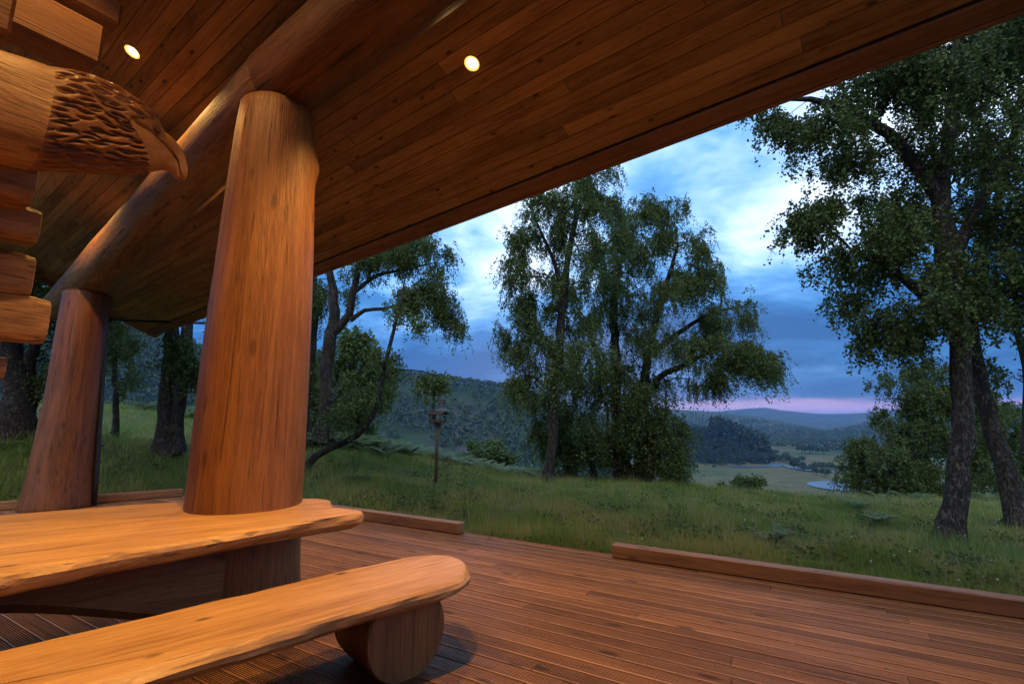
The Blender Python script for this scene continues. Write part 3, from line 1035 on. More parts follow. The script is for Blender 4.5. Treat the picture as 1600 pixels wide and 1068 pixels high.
# ------------------------------------------------------------------ table and bench
def slab(name, outline, z0, z1, mat, parent, origin, xdir, live=0.0, dome=0.0, seed=0, inset=0.02):
    """plank of wood with a wavy (live) edge from a plan outline"""
    fr = frame(np.array([origin[0], origin[1], 0]), xdir)
    inv = fr.inverted()
    pts = [inv @ Vector((p[0], p[1], 0)) for p in outline]
    # resample evenly
    P = np.array([(q.x, q.y) for q in pts]); P2 = np.vstack([P, P[:1]])
    seg = np.linalg.norm(np.diff(P2, axis=0), axis=1); cum = np.concatenate([[0], np.cumsum(seg)])
    n = int(cum[-1] / 0.035)
    s = np.linspace(0, cum[-1], n, endpoint=False)
    xs, ys = np.interp(s, cum, P2[:, 0]), np.interp(s, cum, P2[:, 1])
    for _ in range(2):
        xs = (np.roll(xs, 1) + 2 * xs + np.roll(xs, -1)) / 4; ys = (np.roll(ys, 1) + 2 * ys + np.roll(ys, -1)) / 4
    dx, dy = np.roll(xs, -1) - np.roll(xs, 1), np.roll(ys, -1) - np.roll(ys, 1)
    l = np.hypot(dx, dy) + 1e-9; nx, ny = dy / l, -dx / l
    area = 0.5 * np.sum(xs * np.roll(ys, -1) - np.roll(xs, -1) * ys)
    if area < 0: nx, ny = -nx, -ny
    rings = [(0.0, 1.0 * inset * 1.2), (-.004, inset * .5), (-.016, inset * .1), (-.035, -.004), (-.06, .0), (z0 - z1 + .02, inset * 1.0), (z0 - z1, inset * 2.2)]
    v = []
    for q, (dz, ins) in enumerate(rings):
        for i in range(n):
            e = live * (mnoise.noise((xs[i] * 2.2 + seed, ys[i] * 2.2, q * .35)) + .5 * mnoise.noise((xs[i] * 7 + seed, ys[i] * 7, q * .9)))
            chip = live * .8 * max(0, mnoise.noise((xs[i] * 3.3 + 9, ys[i] * 3.3 + seed, 4))) * (1 if q in (0, 1, 2) else 0)
            o = -ins + e - chip * (3 - q) / 3
            v.append((xs[i] + nx[i] * o, ys[i] + ny[i] * o, z1 + dz))
    f = []
    m = len(rings)
    for q in range(m - 1):
        for i in range(n):
            f.append((q * n + i, q * n + (i + 1) % n, (q + 1) * n + (i + 1) % n, (q + 1) * n + i))
    f.append(tuple(range(n))[::-1]); f.append(tuple((m - 1) * n + i for i in range(n)))
    if area > 0: f = [tuple(reversed(q)) for q in f]
    o = mesh_obj(name, v, f, mat, parent, fr if parent is None else MATS[parent.name].inverted() @ fr)
    bm = bmesh.new(); bm.from_mesh(o.data); bmesh.ops.recalc_face_normals(bm, faces=bm.faces[:]); bm.to_mesh(o.data); bm.free()
    return o

def build_table():
    zt = 0.73
    fl = on_z(0, 895, zt); fr_ = on_z(566, 797, zt)
    bl = on_z(0, 803, zt)
    fd = unit(fl - on_z(300, 843, zt)); bd = unit(bl - on_z(300, 781, zt))
    out = [fl + fd * 1.8, fl, on_z(150, 869, zt), on_z(300, 843, zt), on_z(420, 822, zt), on_z(500, 810, zt), on_z(568, 800, zt), on_z(569, 795, zt),
           on_z(545, 792, zt), on_z(522, 790, zt), on_z(518, 785, zt), on_z(517, 780, zt), on_z(495, 777.5, zt), on_z(430, 777, zt), on_z(300, 781, zt), on_z(150, 791, zt), bl, bl + bd * 2.2]
    axis = unit(on_z(500, 790, zt) - (fl + bl) / 2)
    t = thing('log_table', 'thick live edge timber table built round the near post', 'table', loc=(PN[0] - .9, PN[1] - .9, 0))
    slab('table_top', out, zt - 0.105, zt, M['table'], t, (fl + bl) / 2, axis, live=0.024, seed=2, inset=0.03)
    # hewn bearer under the top, from the post back to the cabin
    c0 = PN + np.array([0.06, -0.10, 0]); c1 = (fl + fd * 1.8 + bl + bd * 2.0) / 2
    d = unit((c1 - c0) * [1, 1, 0]); L = float(np.linalg.norm((c1 - c0)[:2]))
    fr2 = frame(c0 * [1, 1, 0], d)
    v = []; n = 26
    for i in range(n):
        x = L * i / (n - 1)
        zb = 0.10 + 0.30 * math.sin(math.pi * min(1, max(0, (x - .25) / 2.4))) ** 1.5
        for y, z in ((-.17, zt - .107), (-.24, zt - .26), (-.24, zb + .06), (-.17, zb), (.17, zb), (.24, zb + .06), (.24, zt - .26), (.17, zt - .107)):
            w = 1 + .06 * mnoise.noise((x * 1.5, y * 3, z * 3))
            v.append((x, y * w, z))
    f = grid_faces(n, 8); f.append(tuple(range(8))[::-1]); f.append(tuple((n - 1) * 8 + j for j in range(8)))
    mesh_obj('bearer', v, f, M['post'], t, MATS[t.name].inverted() @ fr2, smooth=False)
    v, f = log_mesh(zt - .108, lambda k: .26, 8, 28, .02, 5, .01)
    q = c0 + d * 3.0
    mesh_obj('leg', v, f, M['post'], t, MATS[t.name].inverted() @ frame([q[0], q[1], 0.001], (0, 0, 1), (1, 0, 0)), smooth=True)
build_table()

def build_bench():
    zb = 0.47
    bl, br = on_z(0, 1012, zb), on_z(640, 872, zb)
    fl, fr_ = on_z(170, 1062, zb), on_z(700, 912, zb)
    d = unit(br - bl)
    side = np.array([d[1], -d[0], 0])
    ext = 1.6
    out = [fl - d * ext, fl, on_z(400, 997, zb), on_z(560, 951, zb), on_z(690, 915, zb), on_z(722, 904, zb), on_z(736, 892, zb), on_z(734, 880, zb), on_z(722, 871, zb), on_z(700, 865, zb),
           on_z(676, 864, zb), on_z(640, 868, zb), on_z(560, 884, zb), on_z(380, 925, zb), on_z(200, 966, zb), bl, bl - d * ext]
    t = thing('log_bench', 'half log bench with rounded end in front of the table', 'bench', loc=(br[0], br[1], 0))
    slab('seat', out, zb - 0.10, zb, M['table'], t, bl, d, live=0.024, seed=6, inset=0.03)
    # drum legs: cut log rounds lying across under the seat
    def leg(c):
        r = 0.235; hh = zb - 0.102; L = 0.40
        v = []; n = 48
        zc = r * 0.94
        for x, k in ((-L / 2 - .012, .965), (-L / 2, 1), (-L / 4, 1.01), (0, 1), (L / 4, 1.0), (L / 2, 1), (L / 2 + .012, .965)):
            for j in range(n):
                a = 2 * math.pi * j / n
                q = r * k * (1 + .02 * mnoise.noise((x * 3, math.cos(a) * 1.5, math.sin(a) * 1.5 + c[0])))
                v.append((min(hh, max(0.001, zc + q * math.sin(a))), q * math.cos(a), x))
        f = grid_faces(7, n); f.append(tuple(range(n))[::-1]); f.append(tuple(6 * n + j for j in range(n)))
        mesh_obj('leg', v, f, M['post'], t, MATS[t.name].inverted() @ frame([c[0], c[1], 0], (0, 0, 1), side))
    fc = on_z(628, 1056, 0.0)               # foot of the drum's near face
    c = fc - side * 0.16
    leg(c)
    leg(c - d * 2.5)
build_bench()


# ------------------------------------------------------------------ vegetation
def leaves_mesh(name, pts, size, mat, parent, down=0.35, aspect=0.75):
    n = len(pts)
    P = np.asarray(pts)
    ax = RNG.normal(size=(n, 3)); ax[:, 2] -= down * 2.2
    ax /= np.linalg.norm(ax, axis=1)[:, None] + 1e-9
    o = RNG.normal(size=(n, 3)); side = np.cross(ax, o); side /= np.linalg.norm(side, axis=1)[:, None] + 1e-9
    up = np.cross(ax, side)
    L = size * RNG.uniform(0.65, 1.35, n)[:, None]
    w = L * aspect * 0.5
    v = np.empty((n, 4, 3))
    v[:, 0] = P
    v[:, 1] = P + ax * L * 0.42 + side * w + up * w * .25
    v[:, 2] = P + ax * L
    v[:, 3] = P + ax * L * 0.42 - side * w + up * w * .25
    f = np.arange(n * 4).reshape(n, 4)
    return mesh_obj(name, v.reshape(-1, 3), f, mat, parent)

def spline(P, step):
    P = np.asarray(P, float)
    Q = np.vstack([2 * P[0] - P[1], P, 2 * P[-1] - P[-2]])
    out = []
    for i in range(1, len(Q) - 2):
        L = np.linalg.norm(Q[i + 1, :3] - Q[i, :3]); m = max(2, int(L / step))
        for t in np.linspace(0, 1, m, endpoint=False):
            a = 2 * Q[i]; b = Q[i + 1] - Q[i - 1]; c = 2 * Q[i - 1] - 5 * Q[i] + 4 * Q[i + 1] - Q[i + 2]; d = -Q[i - 1] + 3 * Q[i] - 3 * Q[i + 1] + Q[i + 2]
            out.append(.5 * (a + b * t + c * t * t + d * t ** 3))
    out.append(P[-1])
    return np.array(out)

def tree(name, label, stems, blobs, leaf=0.06, strands=4, per=14, hang=0.7, mat='leaf', rtip=0.006, group='birch trees on the meadow', cat='tree', bias=0.3, spread=0.10, twigs=True, limb_pow=0.46, sides=10, dens=1.0):
    """stems: lists of (px, py, Y, radius); blobs: (px, py, Y, rx_px, ry_px, ry_m, n)"""
    nodes, par, rad = [], [], []
    chains = []
    for st in stems:
        pts = np.array([[*at_y(a, b, Y), r] for a, b, Y, r in st])
        sp = spline(pts, 0.28)
        ch = []
        for i, q in enumerate(sp):
            if i == 0 and nodes:
                d = np.linalg.norm(np.array(nodes) - q[:3], axis=1); jn = int(np.argmin(d))
                parent = jn if d[jn] < 0.6 else -1
            else:
                parent = -1 if i == 0 else len(nodes) - 1
            nodes.append(q[:3] + (0 if i == 0 else RNG.normal(size=3) * q[3] * .12)); par.append(parent); rad.append(max(q[3], 0.01)); ch.append(len(nodes) - 1)
        chains.append(ch)
    n_stem = len(nodes)
    base = np.array(nodes[0])
    att = []
    for px, py, Y, rx, ry, rd, n in blobs:
        c = at_y(px, py, Y)
        dep = c[1] * CP + (c[2] - EYE[2]) * SP
        sx, sz = rx / FPX * dep, ry / FPX * dep
        # few sub clusters so that gaps stay open
        n = int(n * dens)
        k = max(3, n // 9)
        dirs = RNG.normal(size=(k, 3)); dirs /= np.linalg.norm(dirs, axis=1)[:, None]
        cc = dirs * (RNG.uniform(0.25, 1, k) ** 0.45)[:, None] * [sx, rd, sz] + c
        idx = RNG.integers(0, k, n)
        att.append(cc[idx] + RNG.normal(size=(n, 3)) * np.array([sx, rd, sz]) * 0.17)
    att = np.vstack(att)
    N = len(att)
    # greedy growth: join each point to the skeleton, favouring short ways to the foot
    plen = np.zeros(n_stem + N)
    pos = np.vstack([np.array(nodes), np.zeros((N, 3))])
    for i in range(n_stem):
        plen[i] = 0 if par[i] < 0 else plen[par[i]] + np.linalg.norm(pos[i] - pos[par[i]]) * 0.55
    stem_ok = np.ones(n_stem, bool)
    for ch in chains:
        stem_ok[ch[:max(1, int(len(ch) * 0.22))]] = False
    best = np.full(N, 1e9); who = np.zeros(N, int); done = np.zeros(N, bool)
    def relax(i):
        d = att - pos[i]; L = np.linalg.norm(d, axis=1)
        cost = L + bias * plen[i] + 0.5 * np.maximum(0, -d[:, 2]) * 0.6
        u = (cost < best) & ~done
        best[u] = cost[u]; who[u] = i
    for i in range(n_stem):
        if stem_ok[i]: relax(i)
    cnt = n_stem
    for _ in range(N):
        b = np.where(done, 1e9, best); j = int(np.argmin(b))
        if b[j] > 1e8: break
        done[j] = True
        # bring a mid node in for long reaches so limbs curve
        a = who[j]; d = att[j] - pos[a]; L = np.linalg.norm(d)
        pos[cnt] = att[j]; par.append(a); rad.append(0.0); plen[cnt] = plen[a] + L
        relax(cnt); cnt += 1
    pos = pos[:cnt]
    tips = np.zeros(cnt); kids = np.zeros(cnt, int)
    for i in range(cnt - 1, -1, -1):
        if tips[i] == 0: tips[i] = 1
        if par[i] >= 0 and i >= n_stem:
            tips[par[i]] += tips[i]; kids[par[i]] += 1
    r = np.array(rad)
    r[n_stem:] = rtip * tips[n_stem:] ** limb_pow
    root = thing(name, label, cat, loc=base, group=group)
    # wood
    V, Fq = [], []
    off = 0
    for ch in chains:
        path = pos[ch].copy(); rr = r[ch].copy()
        if par[ch[0]] < 0:
            path[0] = path[0] - np.array([0, 0, .12]); rr[0] *= 1.35
            if len(rr) > 1: rr[1] *= 1.15
        m = len(ch); tan = np.gradient(path, axis=0) if m > 2 else np.repeat((path[1] - path[0])[None], m, 0)
        tan /= np.linalg.norm(tan, axis=1)[:, None] + 1e-9
        for i in range(m):
            a = np.cross(tan[i], [0.9, .3, .1]); a /= np.linalg.norm(a) + 1e-9; b = np.cross(tan[i], a)
            for q in range(sides):
                th = 2 * math.pi * q / sides
                k = rr[i] * (1 + .22 * mnoise.noise((path[i][0] * 2 + math.cos(th), path[i][1] + math.sin(th), path[i][2] * 2.2)))
                V.append(path[i] + k * (math.cos(th) * a + math.sin(th) * b) - base)
        for i in range(m - 1):
            for q in range(sides):
                A_ = off + i * sides + q; B_ = off + i * sides + (q + 1) % sides
                Fq.append((A_, B_, B_ + sides, A_ + sides))
        off += m * sides
    # limbs: curved four-piece tapering tubes from parent to node
    for i in range(n_stem, cnt):
        p0, p1 = pos[par[i]], pos[i]
        L = np.linalg.norm(p1 - p0)
        r1 = r[i]; r0 = min(r[par[i]] * .9, r[i] * 1.35)
        sd = 6 if r1 > .03 else (4 if r1 > .012 else 3)
        ns = 4 if L > .6 else 2
        bend = RNG.normal(size=3) * L * .07; bend[2] += .07 * L
        path = [p0 + (p1 - p0) * t + bend * 4 * t * (1 - t) for t in np.linspace(0, 1, ns + 1)]
        T = (p1 - p0) / (L + 1e-9)
        a = np.cross(T, [0.3, .2, .93]); a /= np.linalg.norm(a) + 1e-9; b = np.cross(T, a)
        for s in range(ns + 1):
            k = r0 + (r1 - r0) * s / ns
            for q in range(sd):
                th = 2 * math.pi * q / sd
                V.append(path[s] + k * (math.cos(th) * a + math.sin(th) * b) - base)
        for s in range(ns):
            for q in range(sd):
                A_ = off + s * sd + q; B_ = off + s * sd + (q + 1) % sd
                Fq.append((A_, B_, B_ + sd, A_ + sd))
        off += (ns + 1) * sd
    # leaves on hanging strands from the thin wood
    thin = np.array([i for i in range(n_stem, cnt) if r[i] < rtip * 4.2])
    src = np.repeat(thin, strands)
    ns = len(src)
    st = pos[src] + RNG.normal(size=(ns, 3)) * spread
    out = pos[src] - pos[np.array(par)[src]]; out /= np.linalg.norm(out, axis=1)[:, None] + 1e-9
    dirn = out * 0.5 + RNG.normal(size=(ns, 3)) * .42
    Ls = hang * RNG.uniform(.35, 1.15, ns)
    def along(t):
        q = st[:, None, :] + dirn[:, None, :] * (Ls[:, None] * t)[:, :, None] * .5
        q[:, :, 2] -= (Ls[:, None] * t ** 1.4) * .9
        return q
    lp = along(RNG.uniform(0, 1, (ns, per)))
    lp = lp + RNG.normal(size=lp.shape) * leaf * .5
    lp = lp.reshape(-1, 3) - base
    if twigs:
        tw = along(np.repeat(np.array([[0, .45, .95]]), ns, 0)) - base
        tw = np.concatenate([(pos[src] - base)[:, None, :], tw], 1)
        wd = np.array([.0035, .003, .0022, .001]) * max(1.0, base[1] / 9)
        sd = RNG.normal(size=(ns, 1, 3)); sd[:, :, 2] *= .2; sd /= np.linalg.norm(sd, axis=2)[:, :, None]
        tri = np.stack([tw - sd * wd[None, :, None], tw + sd * wd[None, :, None]], 2).reshape(-1, 3)
        ii = (np.arange(ns) * 8)[:, None] + np.array([0, 2, 4])[None]
        tf = np.stack([ii, ii + 1, ii + 3, ii + 2], -1).reshape(-1, 4) + len(V)
        V = np.vstack([np.array(V), tri]); Fq = np.vstack([np.array(Fq), tf])
    mesh_obj('trunk', np.array(V), np.array(Fq), M['bark'], root, smooth=True)
    leaves_mesh('crown', lp, leaf, M[mat], root)
    return root

# big birch at the right, close by
tree('birch_tree', 'tall dark birch at the meadow edge nearest the long kerb beam',
     [[(1484, 846, 7.3, .165), (1492, 790, 7.3, .15), (1505, 690, 7.3, .136), (1504, 600, 7.3, .13), (1497, 510, 7.3, .125), (1480, 400, 7.2, .14), (1470, 300, 7.1, .11), (1490, 150, 7.0, .08), (1500, 20, 7, .05)],
      [(1497, 520, 7.3, .12), (1440, 460, 7.4, .085), (1390, 420, 7.5, .06), (1330, 390, 7.5, .035)],
      [(1472, 320, 7.1, .10), (1410, 230, 7.1, .09), (1340, 180, 7.0, .07), (1265, 155, 7.0, .04), (1200, 160, 7.0, .02)],
      [(1480, 410, 7.2, .10), (1540, 300, 7.4, .07), (1590, 200, 7.6, .05)]],
     [(1420, 200, 7.2, 150, 75, 1.3, 150), (1200, 175, 7.0, 42, 26, .4, 26), (1290, 215, 7.0, 60, 45, .7, 46), (1340, 330, 7.3, 95, 75, 1.1, 110), (1265, 350, 7.3, 40, 26, .5, 26),
      (1470, 330, 7.4, 130, 120, 1.6, 190), (1400, 450, 7.5, 95, 75, 1.1, 110), (1360, 530, 7.5, 34, 32, .5, 26), (1560, 180, 7.6, 90, 120, 1.3, 130), (1570, 380, 7.6, 70, 130, 1.2, 110), (1500, 80, 7.4, 120, 60, 1.2, 80),
      (1640, 250, 7.6, 80, 200, 1.2, 90), (1405, 130, 6.9, 95, 32, .8, 90), (1490, 75, 6.9, 90, 36, .9, 100), (1590, 60, 7.2, 70, 60, 1.0, 100), (1540, 20, 7.3, 90, 40, 1.0, 60), (1520, 480, 7.7, 50, 45, .8, 35)],
     leaf=0.050, strands=6, per=17, hang=0.42, mat='leaf_dark', rtip=.0055, spread=.09)
tree('birch_tree', 'leaning birch trunk behind the tall dark birch',
     [[(1598, 828, 8.2, .16), (1580, 760, 8.3, .14), (1552, 670, 8.4, .13), (1527, 580, 8.5, .13), (1517, 500, 8.6, .11), (1540, 380, 8.8, .08), (1590, 200, 9, .05)],
      [(1600, 700, 8.8, .06), (1605, 600, 8.8, .055), (1585, 500, 8.8, .05), (1560, 470, 8.8, .03)]],
     [(1560, 430, 9.0, 60, 60, 1, 40), (1590, 300, 9.2, 90, 120, 1.2, 80), (1545, 590, 8.8, 40, 22, .6, 12), (1600, 520, 8.8, 50, 50, .8, 24)],
     leaf=0.055, strands=4, per=14, hang=0.4, mat='leaf_dark', spread=.1)
# centre pair
tree('birch_tree', 'slim upright birch with a nest box on its trunk',
     [[(857, 757, 13.5, .165), (862, 700, 13.5, .14), (868, 620, 13.5, .14), (876, 520, 13.5, .12), (884, 430, 13.5, .10), (900, 340, 13.5, .07), (925, 280, 13.5, .035)],
      [(880, 460, 13.5, .06), (862, 400, 13.4, .05), (835, 340, 13.3, .03)]],
     [(940, 290, 13.5, 42, 42, .9, 70), (860, 345, 13.3, 66, 48, 1.2, 105), (810, 385, 13.2, 30, 22, .6, 26), (900, 400, 13.6, 50, 50, 1.1, 50), (835, 450, 13.3, 50, 42, 1.1, 70),
      (812, 520, 13.2, 32, 42, .9, 60), (890, 520, 13.4, 60, 55, 1.2, 60), (810, 600, 13.2, 24, 10, .5, 14), (860, 590, 13.4, 40, 40, .9, 34), (960, 340, 13.7, 40, 40, .8, 30)],
     leaf=0.052, strands=6, per=24, hang=0.7, dens=1.12, rtip=.0068)
tree('birch_tree', 'broad many stemmed birch in the middle of the meadow',
     [[(975, 752, 17, .30), (972, 700, 17, .25), (965, 640, 17, .20), (962, 560, 17, .17), (960, 460, 17, .13), (975, 390, 17, .08), (1000, 345, 17, .04)],
      [(1000, 752, 17.2, .26), (1003, 690, 17.2, .21), (1005, 620, 17.2, .18), (1015, 540, 17.2, .15), (1040, 450, 17.2, .10), (1060, 380, 17.2, .05)],
      [(1004, 640, 17.2, .14), (1030, 590, 17, .11), (1070, 570, 16.8, .09), (1120, 545, 16.6, .06), (1170, 560, 16.5, .03)],
      [(1010, 560, 17.2, .12), (1060, 520, 17.4, .09), (1110, 490, 17.4, .06), (1150, 480, 17.4, .03)],
      [(966, 610, 17, .12), (935, 560, 17, .09), (915, 500, 17, .05)]],
     [(1040, 355, 17.2, 62, 38, 1.7, 120), (975, 380, 17, 55, 50, 1.7, 110), (1090, 430, 17.2, 48, 48, 1.5, 100), (1010, 450, 17, 75, 50, 1.9, 130), (930, 470, 17, 45, 60, 1.5, 80),
      (1140, 500, 17.2, 45, 28, 1.2, 80), (1110, 550, 16.8, 75, 30, 1.4, 120), (1170, 565, 16.5, 40, 24, 1.0, 60), (1090, 590, 16.7, 38, 18, 1.0, 36), (1000, 560, 17, 80, 50, 1.9, 110), (920, 580, 16.8, 50, 50, 1.5, 80), (1203, 560, 16.5, 12, 14, .5, 12)],
     leaf=0.060, strands=6, per=22, hang=0.8, dens=1.08, rtip=.0075)
tree('weeping_bush', 'drooping dark birch thicket round the foot of the broad birch',
     [[(1010, 755, 16.2, .12), (1030, 700, 16.1, .09), (1040, 640, 16.0, .04)], [(930, 752, 16.2, .10), (920, 700, 16.1, .07), (910, 650, 16, .03)], [(965, 750, 16.2, .08), (950, 690, 16, .06), (950, 640, 16, .03)]],
     [(1040, 660, 16, 32, 50, 1.2, 90), (1035, 720, 16, 32, 32, 1.1, 70), (970, 640, 16, 62, 40, 1.3, 100), (910, 660, 16, 50, 48, 1.3, 100), (870, 705, 16.2, 40, 36, 1.1, 70), (960, 710, 16.4, 60, 30, 1.2, 60), (848, 640, 16, 24, 40, .8, 36)],
     leaf=0.068, strands=6, per=21, hang=0.9, mat='leaf_dark', cat='bush', group=None)
# left group
tree('birch_tree', 'old spreading birch left of the bird table',
     [[(503, 698, 13, .26), (509, 640, 13, .20), (510, 580, 13, .18), (516, 520, 13, .16), (522, 470, 13, .13), (510, 400, 13, .09), (500, 330, 13, .05)],
      [(520, 520, 13, .13), (545, 490, 13, .11), (556, 440, 13, .09), (572, 390, 13, .06), (600, 350, 13, .03)],
      [(548, 500, 13, .07), (570, 485, 12.9, .06), (600, 482, 12.8, .045), (640, 470, 12.7, .02)],
      [(548, 460, 13, .07), (590, 430, 12.9, .05), (640, 420, 12.8, .03), (680, 410, 12.7, .015)],
      [(478, 690, 14.5, .16), (480, 600, 14.5, .13), (492, 500, 14.5, .11), (490, 400, 14.5, .07)]],
     [(660, 390, 12.9, 50, 32, 1.1, 110), (600, 400, 13, 50, 30, 1.2, 60), (690, 450, 12.7, 40, 30, .9, 80), (705, 490, 12.7, 26, 22, .7, 46), (560, 400, 13.2, 50, 40, 1.2, 60), (500, 420, 14, 40, 50, 1.4, 60),
      (640, 470, 12.8, 46, 22, .8, 40), (420, 470, 14, 70, 60, 1.6, 60), (520, 460, 14, 40, 30, 1.2, 30), (480, 570, 14.5, 30, 40, 1, 36)],
     leaf=0.052, strands=5, per=19, hang=0.62, rtip=.0065)
tree('birch_sapling', 'thin crooked birch leaning across the bank by the bird table',
     [[(476, 738, 10.5, .085), (492, 712, 10.5, .08), (540, 690, 10.5, .07), (572, 665, 10.5, .062), (590, 625, 10.5, .055), (598, 580, 10.5, .05), (612, 530, 10.5, .042), (624, 480, 10.5, .03), (634, 430, 10.5, .015)],
      [(600, 590, 10.5, .028), (625, 578, 10.6, .02), (660, 580, 10.7, .015), (690, 590, 10.8, .008)]],
     [(678, 592, 10.7, 28, 17, .5, 34), (630, 500, 10.5, 30, 22, .5, 18), (600, 580, 10.6, 24, 30, .6, 28), (560, 640, 10.8, 40, 30, .7, 40), (560, 600, 11, 30, 30, .6, 26)],
     leaf=0.055, strands=4, per=13, hang=0.35, bias=.2)
tree('round_tree', 'dense rounded tree behind the old spreading birch',
     [[(560, 700, 19, .2), (556, 640, 19, .16), (552, 570, 19, .08)]],
     [(556, 545, 19, 36, 36, 1.6, 80), (530, 600, 19, 50, 50, 1.8, 120), (585, 610, 19, 34, 50, 1.4, 90), (560, 660, 19, 56, 34, 1.6, 100), (500, 640, 19, 40, 45, 1.4, 60)],
     leaf=0.11, strands=5, per=14, hang=0.6, group=None)
tree('old_birch', 'twin trunked birch seen between the two posts',
     [[(262, 704, 11, .24), (262, 650, 11, .20), (266, 590, 11, .17), (270, 530, 11, .15), (262, 450, 11, .1)], [(279, 708, 10.9, .16), (279, 650, 10.9, .13), (285, 590, 10.9, .13), (292, 520, 10.9, .12), (300, 430, 10.9, .08)],
      [(285, 600, 10.9, .06), (310, 590, 10.9, .05), (335, 575, 10.9, .03)]],
     [(310, 555, 11, 24, 26, .7, 40), (270, 440, 11, 70, 40, 1.3, 70), (330, 580, 11, 20, 24, .6, 30)],
     leaf=0.065, strands=4, per=13, hang=0.5)
tree('birch_sapling', 'slender birch sapling just right of the downpipe',
     [[(179, 694, 12, .075), (182, 630, 12, .065), (178, 570, 12, .055), (186, 500, 12, .04), (184, 440, 12, .02)]],
     [(196, 530, 12, 26, 30, .7, 46), (186, 490, 12, 40, 26, .9, 50), (200, 600, 12, 16, 24, .5, 14)], leaf=0.06, strands=4, per=13, hang=0.45)
tree('old_birch', 'gnarled dark birch under the gable behind the lowest log end',
     [[(24, 676, 9.5, .30), (27, 620, 9.5, .24), (22, 560, 9.5, .20), (10, 500, 9.5, .16), (0, 440, 9.5, .1)], [(32, 676, 9.6, .18), (42, 620, 9.6, .15), (48, 560, 9.6, .1), (70, 510, 9.6, .05)]],
     [(60, 520, 9.7, 70, 60, 1.3, 110), (10, 440, 9.7, 80, 50, 1.3, 70), (90, 460, 10, 50, 60, 1.2, 70), (65, 590, 9.8, 40, 30, .9, 30)],
     leaf=0.06, strands=4, per=14, hang=0.45, mat='leaf_dark')
# right-hand middle distance
tree('willow_tree', 'grey green spreading willow on the slope left of the tall dark birch',
     [[(1420, 778, 22, .25), (1430, 720, 22, .2), (1440, 660, 22, .14), (1450, 600, 22, .07)], [(1425, 740, 22, .14), (1395, 715, 22, .1), (1375, 700, 22, .04)]],
     [(1445, 600, 22, 55, 32, 2, 120), (1410, 640, 22, 42, 30, 1.8, 80), (1480, 660, 22, 50, 50, 2, 110), (1440, 700, 22, 70, 40, 2.2, 130), (1360, 715, 21.5, 34, 36, 1.6, 110), (1375, 755, 21.5, 42, 22, 1.6, 90), (1450, 750, 21.5, 60, 26, 1.8, 100)],
     leaf=0.085, strands=5, per=22, mat='leaf_dark', hang=0.8, group=None)
tree('willow_tree', 'bushy willow on the slope behind the leaning birch trunk',
     [[(1560, 775, 24, .22), (1565, 700, 24, .16), (1570, 640, 24, .07)]],
     [(1560, 660, 24, 50, 40, 2, 90), (1600, 640, 24, 50, 40, 2, 70), (1560, 720, 24, 60, 36, 2, 100), (1620, 710, 24, 50, 50, 2, 70), (1540, 755, 23, 70, 18, 2, 70)],
     leaf=0.085, strands=5, per=22, mat='leaf_dark', hang=0.7, group=None)
tree('shrub', 'small round shrub at the brow above the river',
     [[(1162, 775, 24, .08), (1162, 760, 24, .05), (1165, 748, 24, .03)]], [(1162, 754, 24, 22, 13, .8, 70), (1130, 762, 24, 10, 6, .5, 20)], leaf=0.10, strands=4, per=12, hang=0.3, mat='leaf_dark', cat='bush', group='shrubs along the brow')
tree('shrub', 'pale rounded shrub on the bank right of the bird table',
     [[(757, 728, 22, .08), (757, 715, 22, .05), (760, 700, 22, .03)]], [(757, 706, 22, 30, 15, 1, 100), (740, 716, 22, 20, 10, .8, 40), (785, 714, 22, 16, 10, .8, 30)], leaf=0.10, strands=4, per=13, hang=0.3, mat='fern', cat='bush', group='shrubs along the brow')

# --- far woods, too far to count
ICO = None
def ico():
    global ICO
    if ICO is None:
        bm = bmesh.new(); bmesh.ops.create_icosphere(bm, subdivisions=2, radius=1)
        ICO = (np.array([q.co[:] for q in bm.verts]), np.array([[p.index for p in q.verts] for q in bm.faces])); bm.free()
    return ICO

def crown_cloud(name, P, S, mat, parent=None, per=46, conifer=False):
    """foliage of many distant trees as small leafy faces; P foot points, S heights"""
    n = len(P)
    u = RNG.normal(size=(n, per, 3)); u /= np.linalg.norm(u, axis=2)[:, :, None]
    u[:, :, 2] = np.abs(u[:, :, 2]) * 1.15 - 0.25
    rr = RNG.uniform(.72, 1.05, (n, per, 1))
    if conifer:
        h = RNG.uniform(0, 1, (n, per)) ** 1.3
        an = RNG.uniform(0, 2 * np.pi, (n, per)); w = (1 - h) * .17 + .01
        c = np.stack([np.cos(an) * w, np.sin(an) * w, h], 2) * S[:, None, None]
        size = S[:, None] * (.05 + .09 * (1 - h))
    else:
        lump = 1 + .25 * np.sin(u[:, :, :1] * 5 + RNG.uniform(0, 6, (n, 1, 1))) 
        c = u * rr * lump * np.array([.42, .42, .45]) * S[:, None, None]; c[:, :, 2] += .52 * S[:, None]
        size = S[:, None] * RNG.uniform(.10, .2, (n, per))
    c = c + P[:, None, :]
    a = RNG.normal(size=(n, per, 3)); a /= np.linalg.norm(a, axis=2)[:, :, None]
    b = np.cross(a, RNG.normal(size=(n, per, 3))); b /= np.linalg.norm(b, axis=2)[:, :, None]
    s = size[:, :, None]
    v = np.stack([c - a * s, c + b * s * .8, c + a * s, c - b * s * .8], 2).reshape(-1, 3)
    f = np.arange(len(v)).reshape(-1, 4)
    return mesh_obj(name, v, f, M[mat], parent)

